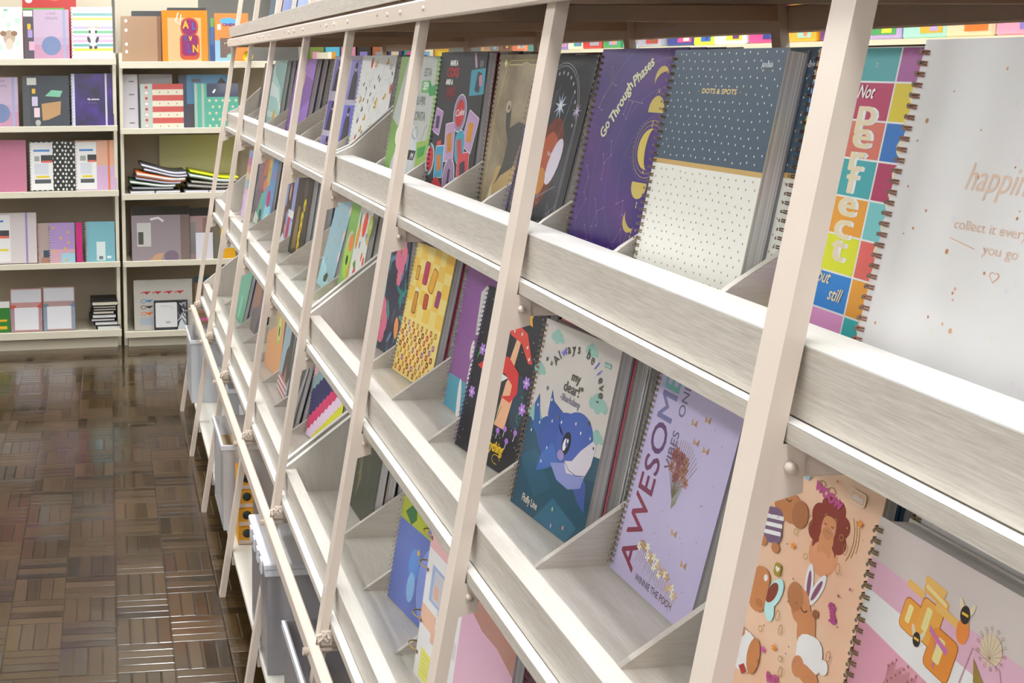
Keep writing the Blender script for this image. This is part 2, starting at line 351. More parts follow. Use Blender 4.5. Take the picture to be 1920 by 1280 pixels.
# wooden trays resting on the brackets
UNITS = ((.20, 2.775, 'near'), (2.797, YE-.005, 'far'))
DIV = {('A', 0): [.33, 1.055, 1.299, 1.542, 1.789, 2.011, 2.27, 2.53], ('A', 1): [3.05, 3.31, 3.56, 3.82, 4.08, 4.34, 4.69, 4.95],
       ('B', 0): [.36, .63, .907, 1.174, 1.437, 1.707, 1.969, 2.237, 2.485], ('B', 1): [3.02, 3.26, 3.56, 3.843, 4.11, 4.39, 4.68, 4.93, 5.17],
       ('C', 0): [.90, 1.16, 1.42, 1.683, 1.945, 2.206, 2.468], ('C', 1): [2.97, 3.225, 3.50, 3.78, 4.07, 4.34, 4.60, 4.86, 5.06]}
NMl = {'A': 'upper', 'B': 'middle', 'C': 'lower'}
XBK = {'A': .800, 'B': .790, 'C': .770}
for lv, z in LV.items():
    XL = PX(z)+WX
    lx0, lx1 = {'A': (.5095, .556), 'B': (.4535, .481), 'C': (.398, .4245)}[lv]
    for u, (ya, yb, un) in enumerate(UNITS):
        t = thing('display_tray', 'pale wood-grain display tray, %s row, %s half of the rack' % (NMl[lv], un), 'tray', (XL, ya, HC+z))
        W = lambda p: (p[0]-XL, p[1]-ya, p[2]-z)
        def bx(x0, x1, y0, y1, z0, z1, m, bev=0):
            q = MB(); q.box(x0-XL, x1-XL, y0-ya, y1-ya, z0, z1, m, bev); return q
        q = bx(XL, XBK[lv], ya, yb, -.0150, -.0003, M_WY); q.box(lx1-XL, XBK[lv]-XL, 0, yb-ya, -.0002, 0, M_FL); 
        q.box(.0002, lx0-XL-.001, 0, yb-ya, .0001, .0006, M_TOP); q.build('base_board', t)
        q = bx(lx0, lx1, ya, yb, .0016, .057, M_WY); q.box(lx0-XL, lx1-XL, 0, yb-ya, .0571, .0584, M_TOP if lv == 'A' else M_FL)
        q.build('front_lip', t)
        ztop = {'A': .282, 'B': .30, 'C': .30}[lv]
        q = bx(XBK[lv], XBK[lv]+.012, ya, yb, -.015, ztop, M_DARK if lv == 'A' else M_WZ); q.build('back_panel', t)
        for yd in DIV[(lv, u)]:
            q = MB(); xs = lx1+.001-XL
            if lv == 'A': pr = [(xs, 0), (xs, .0565), (xs+.006, .061), (XBK[lv]-XL, .061+(XBK[lv]-lx1)*.62), (XBK[lv]-XL, 0)]
            else:
                xs = lx1+.045-XL; pr = [(xs, 0), (xs+.004, .003), (XBK[lv]-XL, (XBK[lv]-lx1-.05)*.69), (XBK[lv]-XL, 0)]
            q.prism(pr, yd-ya-.009, yd-ya, M_WX)
            (x1_, z1_), (x2_, z2_) = pr[-3], pr[-2]
            q.add([(x1_, yd-ya-.009, z1_+.0004), (x1_, yd-ya, z1_+.0004), (x2_, yd-ya, z2_+.0004), (x2_, yd-ya-.009, z2_+.0004)], [(0, 1, 2, 3)], M_WX)
            q.build('divider', t)
        for ye in ([ya+.0, yb-.016] if u == 0 else [ya, yb-.016]):
            q = MB(); xs = lx0-XL
            h = .0575; x2 = xs+.012; dz = .82; xe = XBK[lv]-XL
            xk = min(xe, x2+.20)
            pr = [(lx1+.0005-XL, 0), (lx1+.0005-XL, h+.022), (xk, h+(xk-x2)*dz), (xe, h+(xk-x2)*dz+.01), (xe, 0)]
            q.prism(pr, ye-ya, ye-ya+.016, M_WZ)
            q.prism([(xs, h+.0012), (lx1+.0005-XL, h+.0012), (lx1+.0005-XL, h+.022)], ye-ya, ye-ya+.016, M_WZ)
            for (a1, c1), (a2, c2) in zip([(xs, h+.0015)]+pr[1:2], pr[1:3]):
                q.add([(a1, ye-ya, c1+.0006), (a1, ye-ya+.016, c1+.0006), (a2, ye-ya+.016, c2+.0006), (a2, ye-ya, c2+.0006)], [(0, 1, 2, 3)], M_TOP)
            q.build('end_panel', t)
    # far side boards of the A-frame
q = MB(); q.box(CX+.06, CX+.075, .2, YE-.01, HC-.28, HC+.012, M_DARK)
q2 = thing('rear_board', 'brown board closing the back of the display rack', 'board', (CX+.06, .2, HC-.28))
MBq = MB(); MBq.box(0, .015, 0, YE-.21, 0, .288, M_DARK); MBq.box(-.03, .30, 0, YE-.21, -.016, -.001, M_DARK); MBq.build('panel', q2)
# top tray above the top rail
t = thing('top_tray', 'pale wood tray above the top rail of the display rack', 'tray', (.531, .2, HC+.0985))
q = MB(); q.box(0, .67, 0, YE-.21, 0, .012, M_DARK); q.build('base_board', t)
q = MB(); q.box(-.010, .008, 0, YE-.21, .013, .053, M_WY); q.box(-.010, .008, 0, YE-.21, .0531, .0545, M_TOP); q.build('front_lip', t)
q = MB(); q.box(.30, .312, 0, YE-.21, .0125, .36, M_WZ); q.build('back_panel', t)
# low shelf near the floor
t = thing('bottom_shelf', 'white low shelf board between the rack legs, just above the floor', 'shelf', (.330, .3, HC-1.400))
q = MB(); q.box(0, 1.02, 0, YE-.31, 0, .015, mat('#e9e5da', .45)); q.build('board', t)
# ------------------------------------------------------------------ notebooks
ORD = ['', 'second', 'third', 'fourth', 'fifth', 'sixth', 'seventh']
def ringloop(mb, u, H, t, n, m, r=.0006, seg=10, lift=.0035, dbl=True):
    """wire loops that leave a hole in the cover, round the spine and enter the back"""
    path = [(.0066, .0002), (.0050, .0020), (.0020, .0030), (-.0015, .0016), (-.0042, -t*.3), (-.0042, -t*.7), (-.0015, -t-.0016), (.0020, -t-.0030), (.0050, -t-.0018), (.0066, -t-.0002)]
    for i in range(n):
        y = H*(.035+.93*i/(n-1))
        mb.tube([(p[0], y-.0014+.0018*k/9, p[1]) for k, p in enumerate(path)], r, m, 5 if seg > 6 else 4)
        if dbl: mb.tube([(p[0], y+.0010, p[1]) for p in path[:6]], r, m, 4)
def notebook(key, label, art, cover='#ffffff', t=.020, spiral='#8a7460', metal=.7, nr=30, group='notebooks standing in the display trays', back='#8a8a90', edge=None, rr=0.00058, name='notebook', pose=None, k=0, dbl=True, gloss=.35, gap=.0022, dy=0.0, lean=0.0, holes='#6b5d55'):
    lv, x, y, yaw, tilt, W, H = pose
    z = HC+LV[lv]+.0008
    yaw, tl = R(yaw), R(tilt+lean)
    U = Vector((-math.sin(yaw), -math.cos(yaw), 0)); V = Vector((math.sin(tl)*math.cos(yaw), -math.sin(tl)*math.sin(yaw), math.cos(tl)))
    Nn = U.cross(V)
    # the block is turned about its front bottom edge; its rear bottom edge is lower, so the shelf carries that edge
    drop = Nn.z*0
    back_off = k*(t+gap)/math.cos(tl)
    hz = Vector((math.cos(yaw), -math.sin(yaw), 0))
    o = Vector((x, y, z))+hz*back_off+Vector((0, dy, 0))+Vector((0, 0, t*math.sin(tl)))
    e = bpy.data.objects.new(name, None); col.objects.link(e); e.empty_display_size = .03
    Mx = Matrix((U, V, Nn)).transposed().to_4x4(); Mx.translation = o; e.matrix_world = Mx
    tag(e, label, 'notebook', group)
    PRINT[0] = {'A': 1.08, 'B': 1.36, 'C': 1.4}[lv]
    c = MB(); cm = mat(cover, gloss) if isinstance(cover, str) else cover
    c.box(0, W, 0, H, -.0012, 0, cm)
    if art:
        a = Art(c, W, H, 0, gloss); art(a)
        if spiral and holes:
            a.k = 90; n = nr
            for i in range(n): a.ell(.0065/W, .035+.93*i/(n-1), .0017, .0017, holes, n=8)
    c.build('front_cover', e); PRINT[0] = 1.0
    p = MB(); p.box(.004, W-.0022, .0022, H-.0022, -t+.0014, -.0014, edge or M_PAGE); p.build('page_block', e)
    bk = MB(); bk.box(0, W, 0, H, -t, -t+.0012, mat(back, .4)); bk.build('back_cover', e)
    if spiral:
        s = MB(); ringloop(s, 0, H, t, nr, mat(spiral, .3, metal), rr, 8 if nr > 24 else 6, dbl=dbl); s.build('spiral_binding', e)
    return e

BK = {
'white_confetti': ('A', 0.560, 0.862, -5.6, 10.46, 0.24, 0.281),
'squares': ('A', 0.602, 1.062, 1.0, 8.776, 0.186, 0.2768),
'dots': ('A', 0.5620, 1.271, -3.76, 9.722, 0.2008, 0.278),
'purple': ('A', 0.5748, 1.5, -5.247, 9.9, 0.196, 0.282),
'arch': ('A', 0.5801, 1.77, -1.536, 12.71, 0.2004, 0.2771),
'tan': ('A', 0.6063, 1.98, -5.261, 7.982, 0.186, 0.2783),
'black_stickers': ('A', 0.584, 2.235, -6.7, 6.603, 0.2067, 0.2842),
'green_doodle': ('A', 0.5650, 2.515, -8.472, 9.269, 0.2094, 0.2788),
'white_leaf': ('A', 0.5867, 3.03, -10.28, 10.15, 0.2119, 0.2853),
'photos': ('A', 0.5620, 3.29, -10.71, 10.66, 0.2122, 0.2862),
'violet': ('A', 0.5781, 4.06, -8, 11.24, 0.208, 0.2815),
'mint': ('A', 0.5918, 4.67, -5.024, 9.733, 0.205, 0.2785),
'darkfar': ('A', 0.6043, 5.1, -5.035, 10.8, 0.13, 0.2679),
'honey': ('B', 0.5539, 0.8476, -0.744, 7.367, 0.24, 0.2867),
'capy': ('B', 0.588, 1.115, -6.0, 9.5, 0.190, 0.2749),
'awesome': ('B', 0.6209, 1.415, -2.026, 12.65, 0.1941, 0.275),
'shark': ('B', 0.5726, 1.66, -7.417, 10.42, 0.2035, 0.2751),
'mushroom': ('B', 0.5682, 1.936, -9.803, 12.15, 0.1982, 0.2736),
'cat': ('B', 0.6163, 2.180, -4.487, 9.449, 0.195, 0.2644),
'yellow': ('B', 0.5813, 2.453, -6.984, 11.26, 0.2021, 0.2724),
'floral': ('B', 0.592, 2.703, -3.62, 6.01, 0.1992, 0.2678),
'fruit': ('B', 0.604, 3.235, -4.355, 10.59, 0.20, 0.2732),
'lightblue': ('B', 0.596, 3.485, -0.709, 14.39, 0.20, 0.27),
'sunflower': ('B', 0.6003, 4.092, -4.444, 9.028, 0.2044, 0.2738),
'magazine': ('B', 0.6013, 4.339, -2.488, 8.657, 0.2033, 0.2646),
'toon': ('B', 0.5727, 4.9, -11.74, 9.967, 0.2024, 0.275),
'pinkrain': ('B', 0.5513, 5.145, -2.929, 8.749, 0.18, 0.28),
'pinkC': ('C', 0.4807, 1.658, -1.958, 6.716, 0.205, 0.2574),
'ring': ('C', 0.486, 1.869, -5.333, 6.696, 0.17, 0.275),
'bluecar': ('C', 0.5098, 2.165, -9.929, 9.034, 0.195, 0.265),
'darkgreen': ('C', 0.5325, 2.660, -2.346, 8.976, 0.19, 0.275),
'zigzag': ('C', 0.5188, 3.203, -13.63, 8.681, 0.205, 0.275),
'puma': ('C', 0.5032, 3.44, 3.629, 14.6, 0.1905, 0.275),
'bears': ('C', 0.5066, 3.70, 0.1783, 9.124, 0.195, 0.275),
'orange': ('C', 0.5074, 4.012, -5.676, 7.279, 0.205, 0.275),
'grayC': ('C', 0.5212, 4.556, -4.084, 9.091, 0.205, 0.275),
'mintC': ('C', 0.4867, 4.83, -3.136, 12.91, 0.2039, 0.275),
}
def stack(key, front, desc, n, backs, grow=0.0, **kw):
    """front notebook plus n copies or companions leaning behind it"""
    bart = kw.pop('bart', None)
    f = notebook(key, front, kw.pop('art'), pose=BK[key], **kw)
    g = kw.get('group'); t = kw.get('t', .02)
    for i in range(1, n+1):
        cvr = backs[(i-1) % len(backs)]
        kk = dict(t=t, spiral=kw.get('spiral', '#8a7460'), metal=kw.get('metal', .7), nr=kw.get('nr', 30), rr=kw.get('rr', .001), dbl=kw.get('dbl', True))
        r = random.Random(key+str(i))
        notebook(key, '%s notebook, %s from the front in the stack behind %s' % (cname(cvr), ORD[i], desc), bart if i == 1 else None, cover=cvr, back=backs[i % len(backs)], pose=BK[key][:6]+(BK[key][6]+grow+(.002 if i % 2 and grow else 0),), k=i,
                 dy=r.uniform(-.004, .004) if not (bart and i == 1) else -.030, group='notebooks standing in stacks behind the front covers', holes=None if not bart else '#6b5d55', **kk)
    return f
CN = {'#ffffff': 'white', '#2b3440': 'dark navy', '#34506b': 'blue', '#7a2430': 'dark red', '#c9b8a8': 'beige', '#5b3a78': 'purple', '#1d1d20': 'black', '#7fb0ab': 'teal', '#e08a3a': 'orange', '#c96b7a': 'pink',
      '#4a6b48': 'green', '#8f8a90': 'grey', '#3c5a80': 'slate blue', '#7d6a52': 'brown', '#d8c9da': 'pale lilac', '#f0efe9': 'off-white', '#2e4a5c': 'dark teal', '#a8324a': 'crimson', '#9fb8c4': 'pale blue'}
def cname(c): return CN.get(c, 'plain')

# ---- cover artwork
GOLD = '#c8a24c'; ROSE = '#c98f74'
def a_confetti(a):
    r = random.Random(3)
    for i in range(40):
        u, v = r.uniform(.06, .97), r.uniform(.04, .96); a.ell(u, v, .0022, .0028, r.choice(['#ebe4f2', '#f0e6ee', '#e6e4f6', '#e4f1e2']))
    a.up()
    for i in range(52):
        u, v = r.uniform(.05, .97), r.uniform(.03, .97); s_ = r.choice([.0008, .0010, .0012, .0012, .0020]); a.ell(u, v, s_*.8, s_, r.choice(['#c48a62', '#deb292', '#c98e68']), n=10)
    a.up()
    a.text('happiness', .29, .620, .020, '#e9cdb8', shear=.28, xs=.72, al='l')
    a.text('collect it everywhere', .285, .520, .0072, '#e3c2ae', xs=1.05, al='l')
    a.text('you go', .47, .470, .0072, '#e3c2ae', xs=1.1)
    a.line([(.28, .495), (.38, .477)], .0005, '#d6a68c'); a.line([(.56, .472), (.68, .472)], .0005, '#d6a68c')
    a.heart(.47, .42, .0045, '#deb298'); a.up(); a.heart(.47, .42, .0034, '#f4f2ef')
def a_squares(a):
    rows = 8.5; h = 1/rows
    C0 = ['#4ba3a8', '#b8305f', '#d5705f', '#3aa6ad', '#f2a02c', '#dbe01c', '#1f83d6', '#e29bd0', '#38b0b4']
    C1 = ['#a8589a', '#dcc722', '#1f72c4', '#b02a5c', '#74c4c8', '#e0645c', '#f0a028', '#35b3b6', '#d5705f']
    C2 = ['#f2a02c', '#1f83d6', '#dbe01c', '#e0645c', '#b8305f', '#4ba3a8', '#a8589a', '#dcc722', '#1f83d6']
    for i in range(9):
        v1 = 1-i*h+.012 if i else 1; v0 = max(0, 1-(i+1)*h+.012)
        for u0, u1, C in ((0, .24, C2), (.24, .655, C0), (.655, 1, C1)): a.rect(u0+.006, v0+.003, u1-.006, v1-.003, C[i])
    for rnd, (dx, cl, bo) in enumerate(((.03, '#f6f4f0', .0022), (0, '#e4d7b4', .0022))):
        a.up(2)
        for i, ch in enumerate('perfect'): a.text(ch, .50+dx*.8, .765-i*.0700, .0232, cl, bold=bo*.30, xs=1.85)
        for i, ch in enumerate('eeoeaeoeeo'): a.text(ch, .84+dx*.6, .83-i*.0765, .026, cl, bold=bo*.55, xs=1.5)
    a.up(2)
    a.text('Not', .46, .845, .0115, '#f4efe4', shear=.35, xs=.85, bold=.0003)
    a.text('but', .44, .268, .0115, '#e6d9b4', shear=.35, xs=.85, bold=.0003)
    a.text('still', .55, .222, .0115, '#e6d9b4', shear=.35, xs=.85, bold=.0003)
    a.arc(.50, .945, .0016, .0016, .0004, '#e8e8e8')
def a_dots(a):
    sp = .575
    a.rect(0, sp, 1, 1, '#3d5366'); a.rect(0, 0, 1, sp, '#f3ece0'); a.up(); a.rect(0, sp-.012, 1, sp+.006, '#caa661'); a.up()
    r = random.Random(5); n = 0
    for j in range(34):
        for i in range(15):
            u = (i+.5*(j % 2)+.5+r.uniform(-.16, .16))/15.5; v = (j+.5+r.uniform(-.16, .16))/34
            if u > .975 or abs(v-sp) < .018 or (abs(u-.50) < .22 and abs(v-.846) < .018): continue
            a.ell(u, v, .00085, .00125, '#efe7dc' if v > sp else '#a8813c', n=6)
    a.text('DOTS & SPOTS', .50, .838, .0050, '#dcc488', xs=1.35, bold=.0003); a.ell(.31, .846, .0007, .0007, '#d9bf82', n=6); a.ell(.69, .846, .0007, .0007, '#d9bf82', n=6)
    a.text('jandaia', .86, .935, .0058, '#c9ced4', xs=.8, shear=.1, bold=.0002)
def a_purple(a):
    P = noisy('galaxy_purple', '#3c2f78', '#5e3580', 9, .3); a.rect(0, 0, 1, 1, P); a.up()
    for r_ in (.075, .105, .14, .175): a.arc(.90, .47, r_, r_, .0006, '#7467a8', 95, 265)
    a.up()
    def moon(u, v, r_, rot, cl='#d9bf5e', th=.55):
        P = []; 
        for i in range(17): t = R(-100+200*i/16); P.append((r_*math.cos(t), r_*math.sin(t)))
        for i in range(17): t = R(100-200*i/16); P.append((r_*(th*math.cos(t)-.12+.0), r_*.985*math.sin(t)))
        c, q = math.cos(R(rot)), math.sin(R(rot)); a._p([(u*a.W+x*c-y*q, v*a.H+x*q+y*c) for x, y in P], cl)
    a.ou, a.ov = -.065, .11
    moon(.845, .765, .0145, 115, '#d2bc63'); a.ell(.85, .635, .0165, .0165, '#d2bc63', a0=-10, a1=190, n=20); 
    a.arc(.86, .475, .0335, .0335, .0007, '#c9b06a'); a.arc(.86, .475, .0285, .0285, .0006, '#c9b06a')
    for i in range(40): a.ell(.86+.0365*math.cos(R(9*i))/a.W, .475+.0365*math.sin(R(9*i))/a.H, .0006, .0006, '#c9b06a', n=5)
    moon(.86, .475, .024, 180, '#dcc35e', .45)
    a.ell(.83, .325, .0165, .0165, '#d2bc63', a0=170, a1=370, n=20); moon(.80, .175, .0145, 235, '#d2bc63')
    for v in (.71, .69, .585, .57, .40, .38, .25, .235, .13, .11): a.ell(.845, v, .0014, .0020, '#cdb766', n=8)
    a.arc(.845, .70, .0045, .006, .0005, '#bfa75e'); a.line([(.86, .90), (.85, .80)], .0004, '#bfa75e'); a.line([(.80, .13), (.78, .06)], .0004, '#bfa75e')
    a.ou = a.ov = 0
    def const(p):
        a.line(p, .0006, '#a98fb0')
        for q in p: a.ell(q[0], q[1], .0010, .0010, '#c9a8b4', n=6)
    for p in ([(.17, .92), (.2, .85), (.26, .84)], [(.2, .85), (.13, .79), (.1, .74), (.14, .73)], [(.45, .78), (.62, .77)], [(.45, .78), (.42, .72), (.46, .70), (.5, .77)],
              [(.34, .60), (.37, .54), (.30, .50), (.27, .54)], [(.30, .50), (.31, .43)], [(.09, .48), (.14, .43), (.12, .36), (.16, .33), (.08, .24)], [(.28, .34), (.33, .29), (.30, .22), (.36, .23), (.33, .29), (.40, .31)],
              [(.21, .22), (.27, .16), (.22, .10), (.12, .10), (.22, .06)], [(.16, .14), (.22, .10), (.24, .03), (.18, .01)], [(.5, .12), (.56, .15), (.62, .12)], [(.53, .05), (.60, .08), (.68, .03), (.74, .05)],
              [(.55, .34), (.62, .36), (.64, .30), (.69, .28)], [(.60, .18), (.66, .24), (.70, .16), (.66, .10)]): const(p)
    a.up()
    a.text('Go', .26, .64, .0150, '#f2ecc0', rot=66, bold=.0006, xs=.8); a.text('Through', .39, .755, .0150, '#f2ecc0', rot=56, bold=.0006, xs=.8); a.text('Phases', .58, .885, .0150, '#f2ecc0', rot=38, bold=.0006, xs=.8)
def a_arch(a):
    P = noisy('smoke_print', '#3a3b3f', '#55555a', 7, .2); a.rect(0, 0, 1, 1, P); a.up()
    a.ell(.46, .62, .078, .092, '#45474c', n=28); a.ell(.52, .44, .045, .07, '#7a4a40', rot=-20); a.up(); a.ell(.52, .45, .032, .045, '#b5614a', rot=-20); a.ell(.68, .46, .018, .035, '#dcd4e2', rot=-20); a.ell(.5, .35, .02, .02, '#c98a4e'); a.up()
    for rr_ in (0, .004): a.line([(.06+rr_/a.W, .02), (.06+rr_/a.W, .62)]+[(.48-(.42-rr_/a.W)*math.cos(R(9*i)), .62+(.34-rr_/a.H)*math.sin(R(9*i))) for i in range(21)]+[(.90-rr_/a.W, .62), (.90-rr_/a.W, .02)], .0007, '#c2c2cc')
    for i in range(15): a.ell(.48-.36*math.cos(R(12*i+6)), .62+.29*math.sin(R(12*i+6)), .0022, .0028, '#b9bac6', n=8)
    a.line([(.16, .22), (.44, .82), (.56, .35), (.74, .8)], .0008, '#a9aab4'); a.line([(.2, .22), (.48, .84), (.6, .35)], .0005, '#a9aab4')
    a.ou, a.ov = .16, .12
    a.star(.40, .62, .020, '#c3cfe8', 9, inner=.3); a.star(.70, .60, .014, '#cfc3e0', 9, inner=.22); a.up(); a.ell(.40, .62, .004, .005, '#f0e8d8')
    a.ou = a.ov = 0
    r = random.Random(4)
    for i in range(14):
        u, v = r.uniform(.12, .8), r.uniform(.04, .3); a.line([(u, v), (u+r.uniform(-.2, .2), v+r.uniform(-.1, .1)), (u+r.uniform(-.2, .2), v+r.uniform(-.1, .1))], .0005, '#b5b5be', closed=True)
    for i in range(10): a.arc(r.uniform(.15, .8), r.uniform(.05, .3), .004, .005, .0005, '#c0c0c8')
    a.text('NoteBook', .62, .485, .007, '#e6dfe6', xs=.8)
def a_tan(a):
    P = noisy('sepia_watercolour', '#7b6d5a', '#a89a80', 12, .4, 5); a.rect(0, 0, 1, 1, P); a.up()
    a.poly([(.1, .05), (.9, .1), (.95, .3), (.6, .38), (.3, .35)], '#b79c6a'); a.up(); a.poly([(.33, .66), (.42, .70), (.45, .58), (.62, .62), (.80, .60), (.7, .48), (.62, .36), (.40, .30), (.30, .24), (.42, .38), (.45, .50), (.36, .58)], '#4d4c49')
    a.poly([(.25, .25), (.30, .10), (.26, .02), (.18, .12)], '#d8cdb4'); a.ell(.36, .70, .010, .010, '#b8ab98'); a.up(); a.ell(.37, .695, .004, .004, '#5a5348')
    a.line([(.10, .10), (.10, .68), (.20, .94), (.26, .965), (.90, .965), (.96, .93)], .0012, '#e4cf86', metal=0); a.line([(.24, .94), (.50, .94), (.58, .955), (.66, .94), (.92, .94)], .0010, '#f0e29c')
    a.poly([(.13, .95), (.16, .975), (.19, .95), (.16, .925)], '#f2e7a8'); a.line([(.11, .60), (.28, .48), (.13, .56)], .0010, '#cdb77a')
    a.text('IDEAS', .52, .105, .011, '#6d5a34', xs=.9)
def sticker(a, u, v, w_, h_, c1, c2, rot=0, rr=0.00290):
    a.bubble(u, v, w_, h_, '#e9dfe8', rot, rr); a.up(); a.bubble(u, v, w_-.003, h_-.003, c1, rot, rr*.8); a.up(); a.bubble(u, v-.005, w_*.45, h_*.5, c2, rot+12, .002); a.k -= 2
def a_stickers(a):
    a.ou, a.ov = -.04, .04
    a.text('HAVE A', .36, .875, .0095, '#e8e6e2', bold=.0008, xs=.75); a.text('COKE', .36, .805, .016, '#a81c2c', bold=.0014, xs=.9)
    a.text('AND A', .30, .755, .0095, '#e8e6e2', bold=.0008, xs=.75); a.text('SMILE', .36, .685, .016, '#8c1424', bold=.0008, xs=.75); a.text('SMILE', .34, .655, .016, '#6c1420', bold=.0003, xs=.75)
    a.ou = a.ov = 0; a.bubble(.90, .925, .015, .012, '#6a6c70'); a.ou, a.ov = -.02, .115
    a.up(); a.bubble(.88, .70, .060, .045, '#4aa2b8', 4, .003); a.up(); a.bubble(.90, .70, .020, .034, '#3f4452', -10); a.bubble(.94, .71, .012, .020, '#d58fa4', 20); a.bubble(.80, .83, .008, .028, '#c9a0c0', 24); a.k -= 1
    a.ell(.60, .505, .0285, .0345, '#cdd9da'); a.up(); a.ell(.60, .505, .026, .032, '#9a86ae'); a.up(); a.ell(.60, .505, .019, .0245, '#d23c3e'); a.up(); a.text('Coke', .60, .49, .012, '#f5f0ee', shear=.3, rot=8, bold=.0004); a.k -= 3
    sticker(a, .13, .44, .036, .046, '#b48fc0', '#4a4858', -12); sticker(a, .86, .40, .048, .066, '#c3a3cc', '#d99a2c', -18); sticker(a, .45, .32, .044, .070, '#bf9fc2', '#c9862e', 8)
    sticker(a, .68, .30, .040, .060, '#3fa6bc', '#c84a4e', 10, .018); a.bubble(.22, .30, .020, .010, '#d84a50', 12)
    a.ell(.05, .19, .022, .030, '#9fbfc4'); a.up(); a.ell(.05, .19, .016, .024, '#c8323c'); a.k -= 1
    sticker(a, .27, .185, .040, .060, '#3fa0c4', '#d0782e', 6); sticker(a, .80, .165, .050, .060, '#d8484e', '#4a3a48', 8); a.ell(.52, .10, .027, .036, '#cfd8dc'); a.up(); a.ell(.52, .10, .024, .033, '#a486b0'); a.up(); a.bubble(.52, .10, .01, .03, '#4a4050'); a.k -= 2
    a.poly([(.10, -.0), (.24, .10), (.44, .02), (.44, 0)], '#c83a40')
    sticker(a, .70, .02, .045, .05, '#4aa2b8', '#c84a4e', 6); a.poly([(.5, -.11), (.62, -.02), (.8, -.11)], '#c83a40'); a.ou = a.ov = 0
def a_doodle(a):
    a.rect(0, 0, 1, 1, '#b9bdb8'); a.up(); a.poly([(0, .3), (0, 1), (.2, 1), (.10, .75), (.02, .55)], '#8aa668'); a.poly([(0, 0), (0, .55), (.30, .45), (.22, .2), (.1, 0)], '#7ba252'); a.poly([(.88, 1), (1, 1), (1, .2), (.9, .3), (.96, .6)], '#96ba72'); a.poly([(.45, 0), (.62, .38), (1, .42), (1, 0)], '#92b452')
    a.up(); a.ell(.52, .22, .05, .085, '#cdd2d6'); a.ell(.3, .08, .035, .07, '#c2c4cc'); a.up()
    a.text('ESTA', .72, .86, .016, '#6f7671', bold=.0004, xs=.7); a.bubble(.72, .785, .040, .024, '#6aa864'); a.up(); a.text('SEM', .72, .765, .015, '#e4efe0', xs=.7, bold=.0006); a.text('MEU PIX', .62, .655, .017, '#6f7671', bold=.0004, xs=.7); a.text('NA CONTA', .60, .545, .018, '#6f7671', bold=.0004, xs=.7)
    a.poly([(.78, .84), (.86, .79), (.97, .81), (.97, .73), (.84, .72), (.78, .77)], '#3d9a58'); a.line([(.58, .47), (.66, .50), (.72, .46), (.68, .41), (.60, .42)], .0012, '#59605c', closed=True)
    a.poly([(.50, .33), (.74, .33), (.70, .26), (.56, .26)], '#2c2f30'); a.up(); a.text('M', .65, .27, .012, '#e8e8e8', bold=.0005, shear=.3); a.poly([(.76, .35), (.95, .38), (.92, .31), (.80, .28)], '#3f9a44'); a.arc(.52, .27, .045, .05, .0008, '#5b5f5e', -30, 120); a.line([(.80, .38), (.86, .50), (.90, .52)], .001, '#59605c')
    a.ell(.24, .42, .014, .02, '#e2ebe0'); a.ell(.36, .36, .012, .018, '#3f8a3c')
def a_leaf(a):
    r = random.Random(11)
    for i in range(46):
        u, v = r.uniform(.05, .95), r.uniform(.03, .96); a.ell(u, v, .006, .011, r.choice(['#d9dbda', '#cfd2d2', '#e2e2df']), r.uniform(-60, 60), 10)
    a.up()
    for i in range(34): a.arc(r.uniform(.06, .9), r.uniform(.04, .95), r.uniform(.005, .012), r.uniform(.006, .014), .0006, '#a9adad', r.uniform(0, 90), r.uniform(180, 330), 8)
    for i in range(18): a.ell(r.uniform(.06, .94), r.uniform(.05, .95), .0028, .0065, r.choice(['#454c44', '#5c6650', '#3a4038']), r.uniform(-40, 40), 8)
    a.up()
    for u, v in ((.78, .95), (.16, .62), (.62, .58), (.84, .66), (.36, .47), (.30, .37), (.55, .38), (.88, .38), (.62, .62), (.46, .93)): a.ell(u, v, .004, .009, '#d9a51e', r.uniform(-30, 30), 8); a.ell(u-.03, v-.02, .0035, .004, '#b8872a', n=7)
    for u, v in ((.32, .93), (.18, .27), (.97, .72)): a.ell(u, v, .006, .012, '#c4402f', n=8); a.ell(u+.02, v+.04, .002, .005, '#b9453a', n=6)
    a.bubble(.88, .90, .016, .013, '#b9bcc0')
def a_photos(a):
    a.rect(0, 0, 1, 1, '#b7b2c4'); a.up()
    for u, v, w_, h_, c in ((.22, .82, .32, .30, '#7d78ba'), (.78, .78, .36, .36, '#8d86c4'), (.22, .44, .34, .28, '#6a64b4'), (.78, .38, .34, .34, '#6f70cc'), (.22, .13, .36, .24, '#8f86c8'), (.78, .08, .36, .15, '#4c4a52')):
        a.rect(u-w_/2, v-h_/2, u+w_/2, v+h_/2, c); a.up(); a.poly([(u-.11, v-h_/2), (u-.08, v+.02), (u-.03, v+h_*.28), (u+.03, v+h_*.28), (u+.09, v+.02), (u+.12, v-h_/2)], '#3f3c44'); a.up(); a.ell(u, v+h_*.30, .006, .010, '#d6b59c'); a.ell(u, v+h_*.36, .009, .009, '#332c2e'); a.k -= 2
def a_violet(a):
    a.rect(0, 0, 1, 1, '#9a6fc4'); a.up(); a.poly([(0, .2), (1, .55), (1, .75), (0, .9)], '#8158a8'); a.poly([(0, .75), (.8, 1), (0, 1)], '#8a65b4'); a.poly([(0, 0), (0, .25), (.3, 0)], '#7a5190'); a.up(); a.ell(.5, .76, .014, .03, '#d9b08c'); a.ell(.42, .4, .01, .025, '#a88c5e')
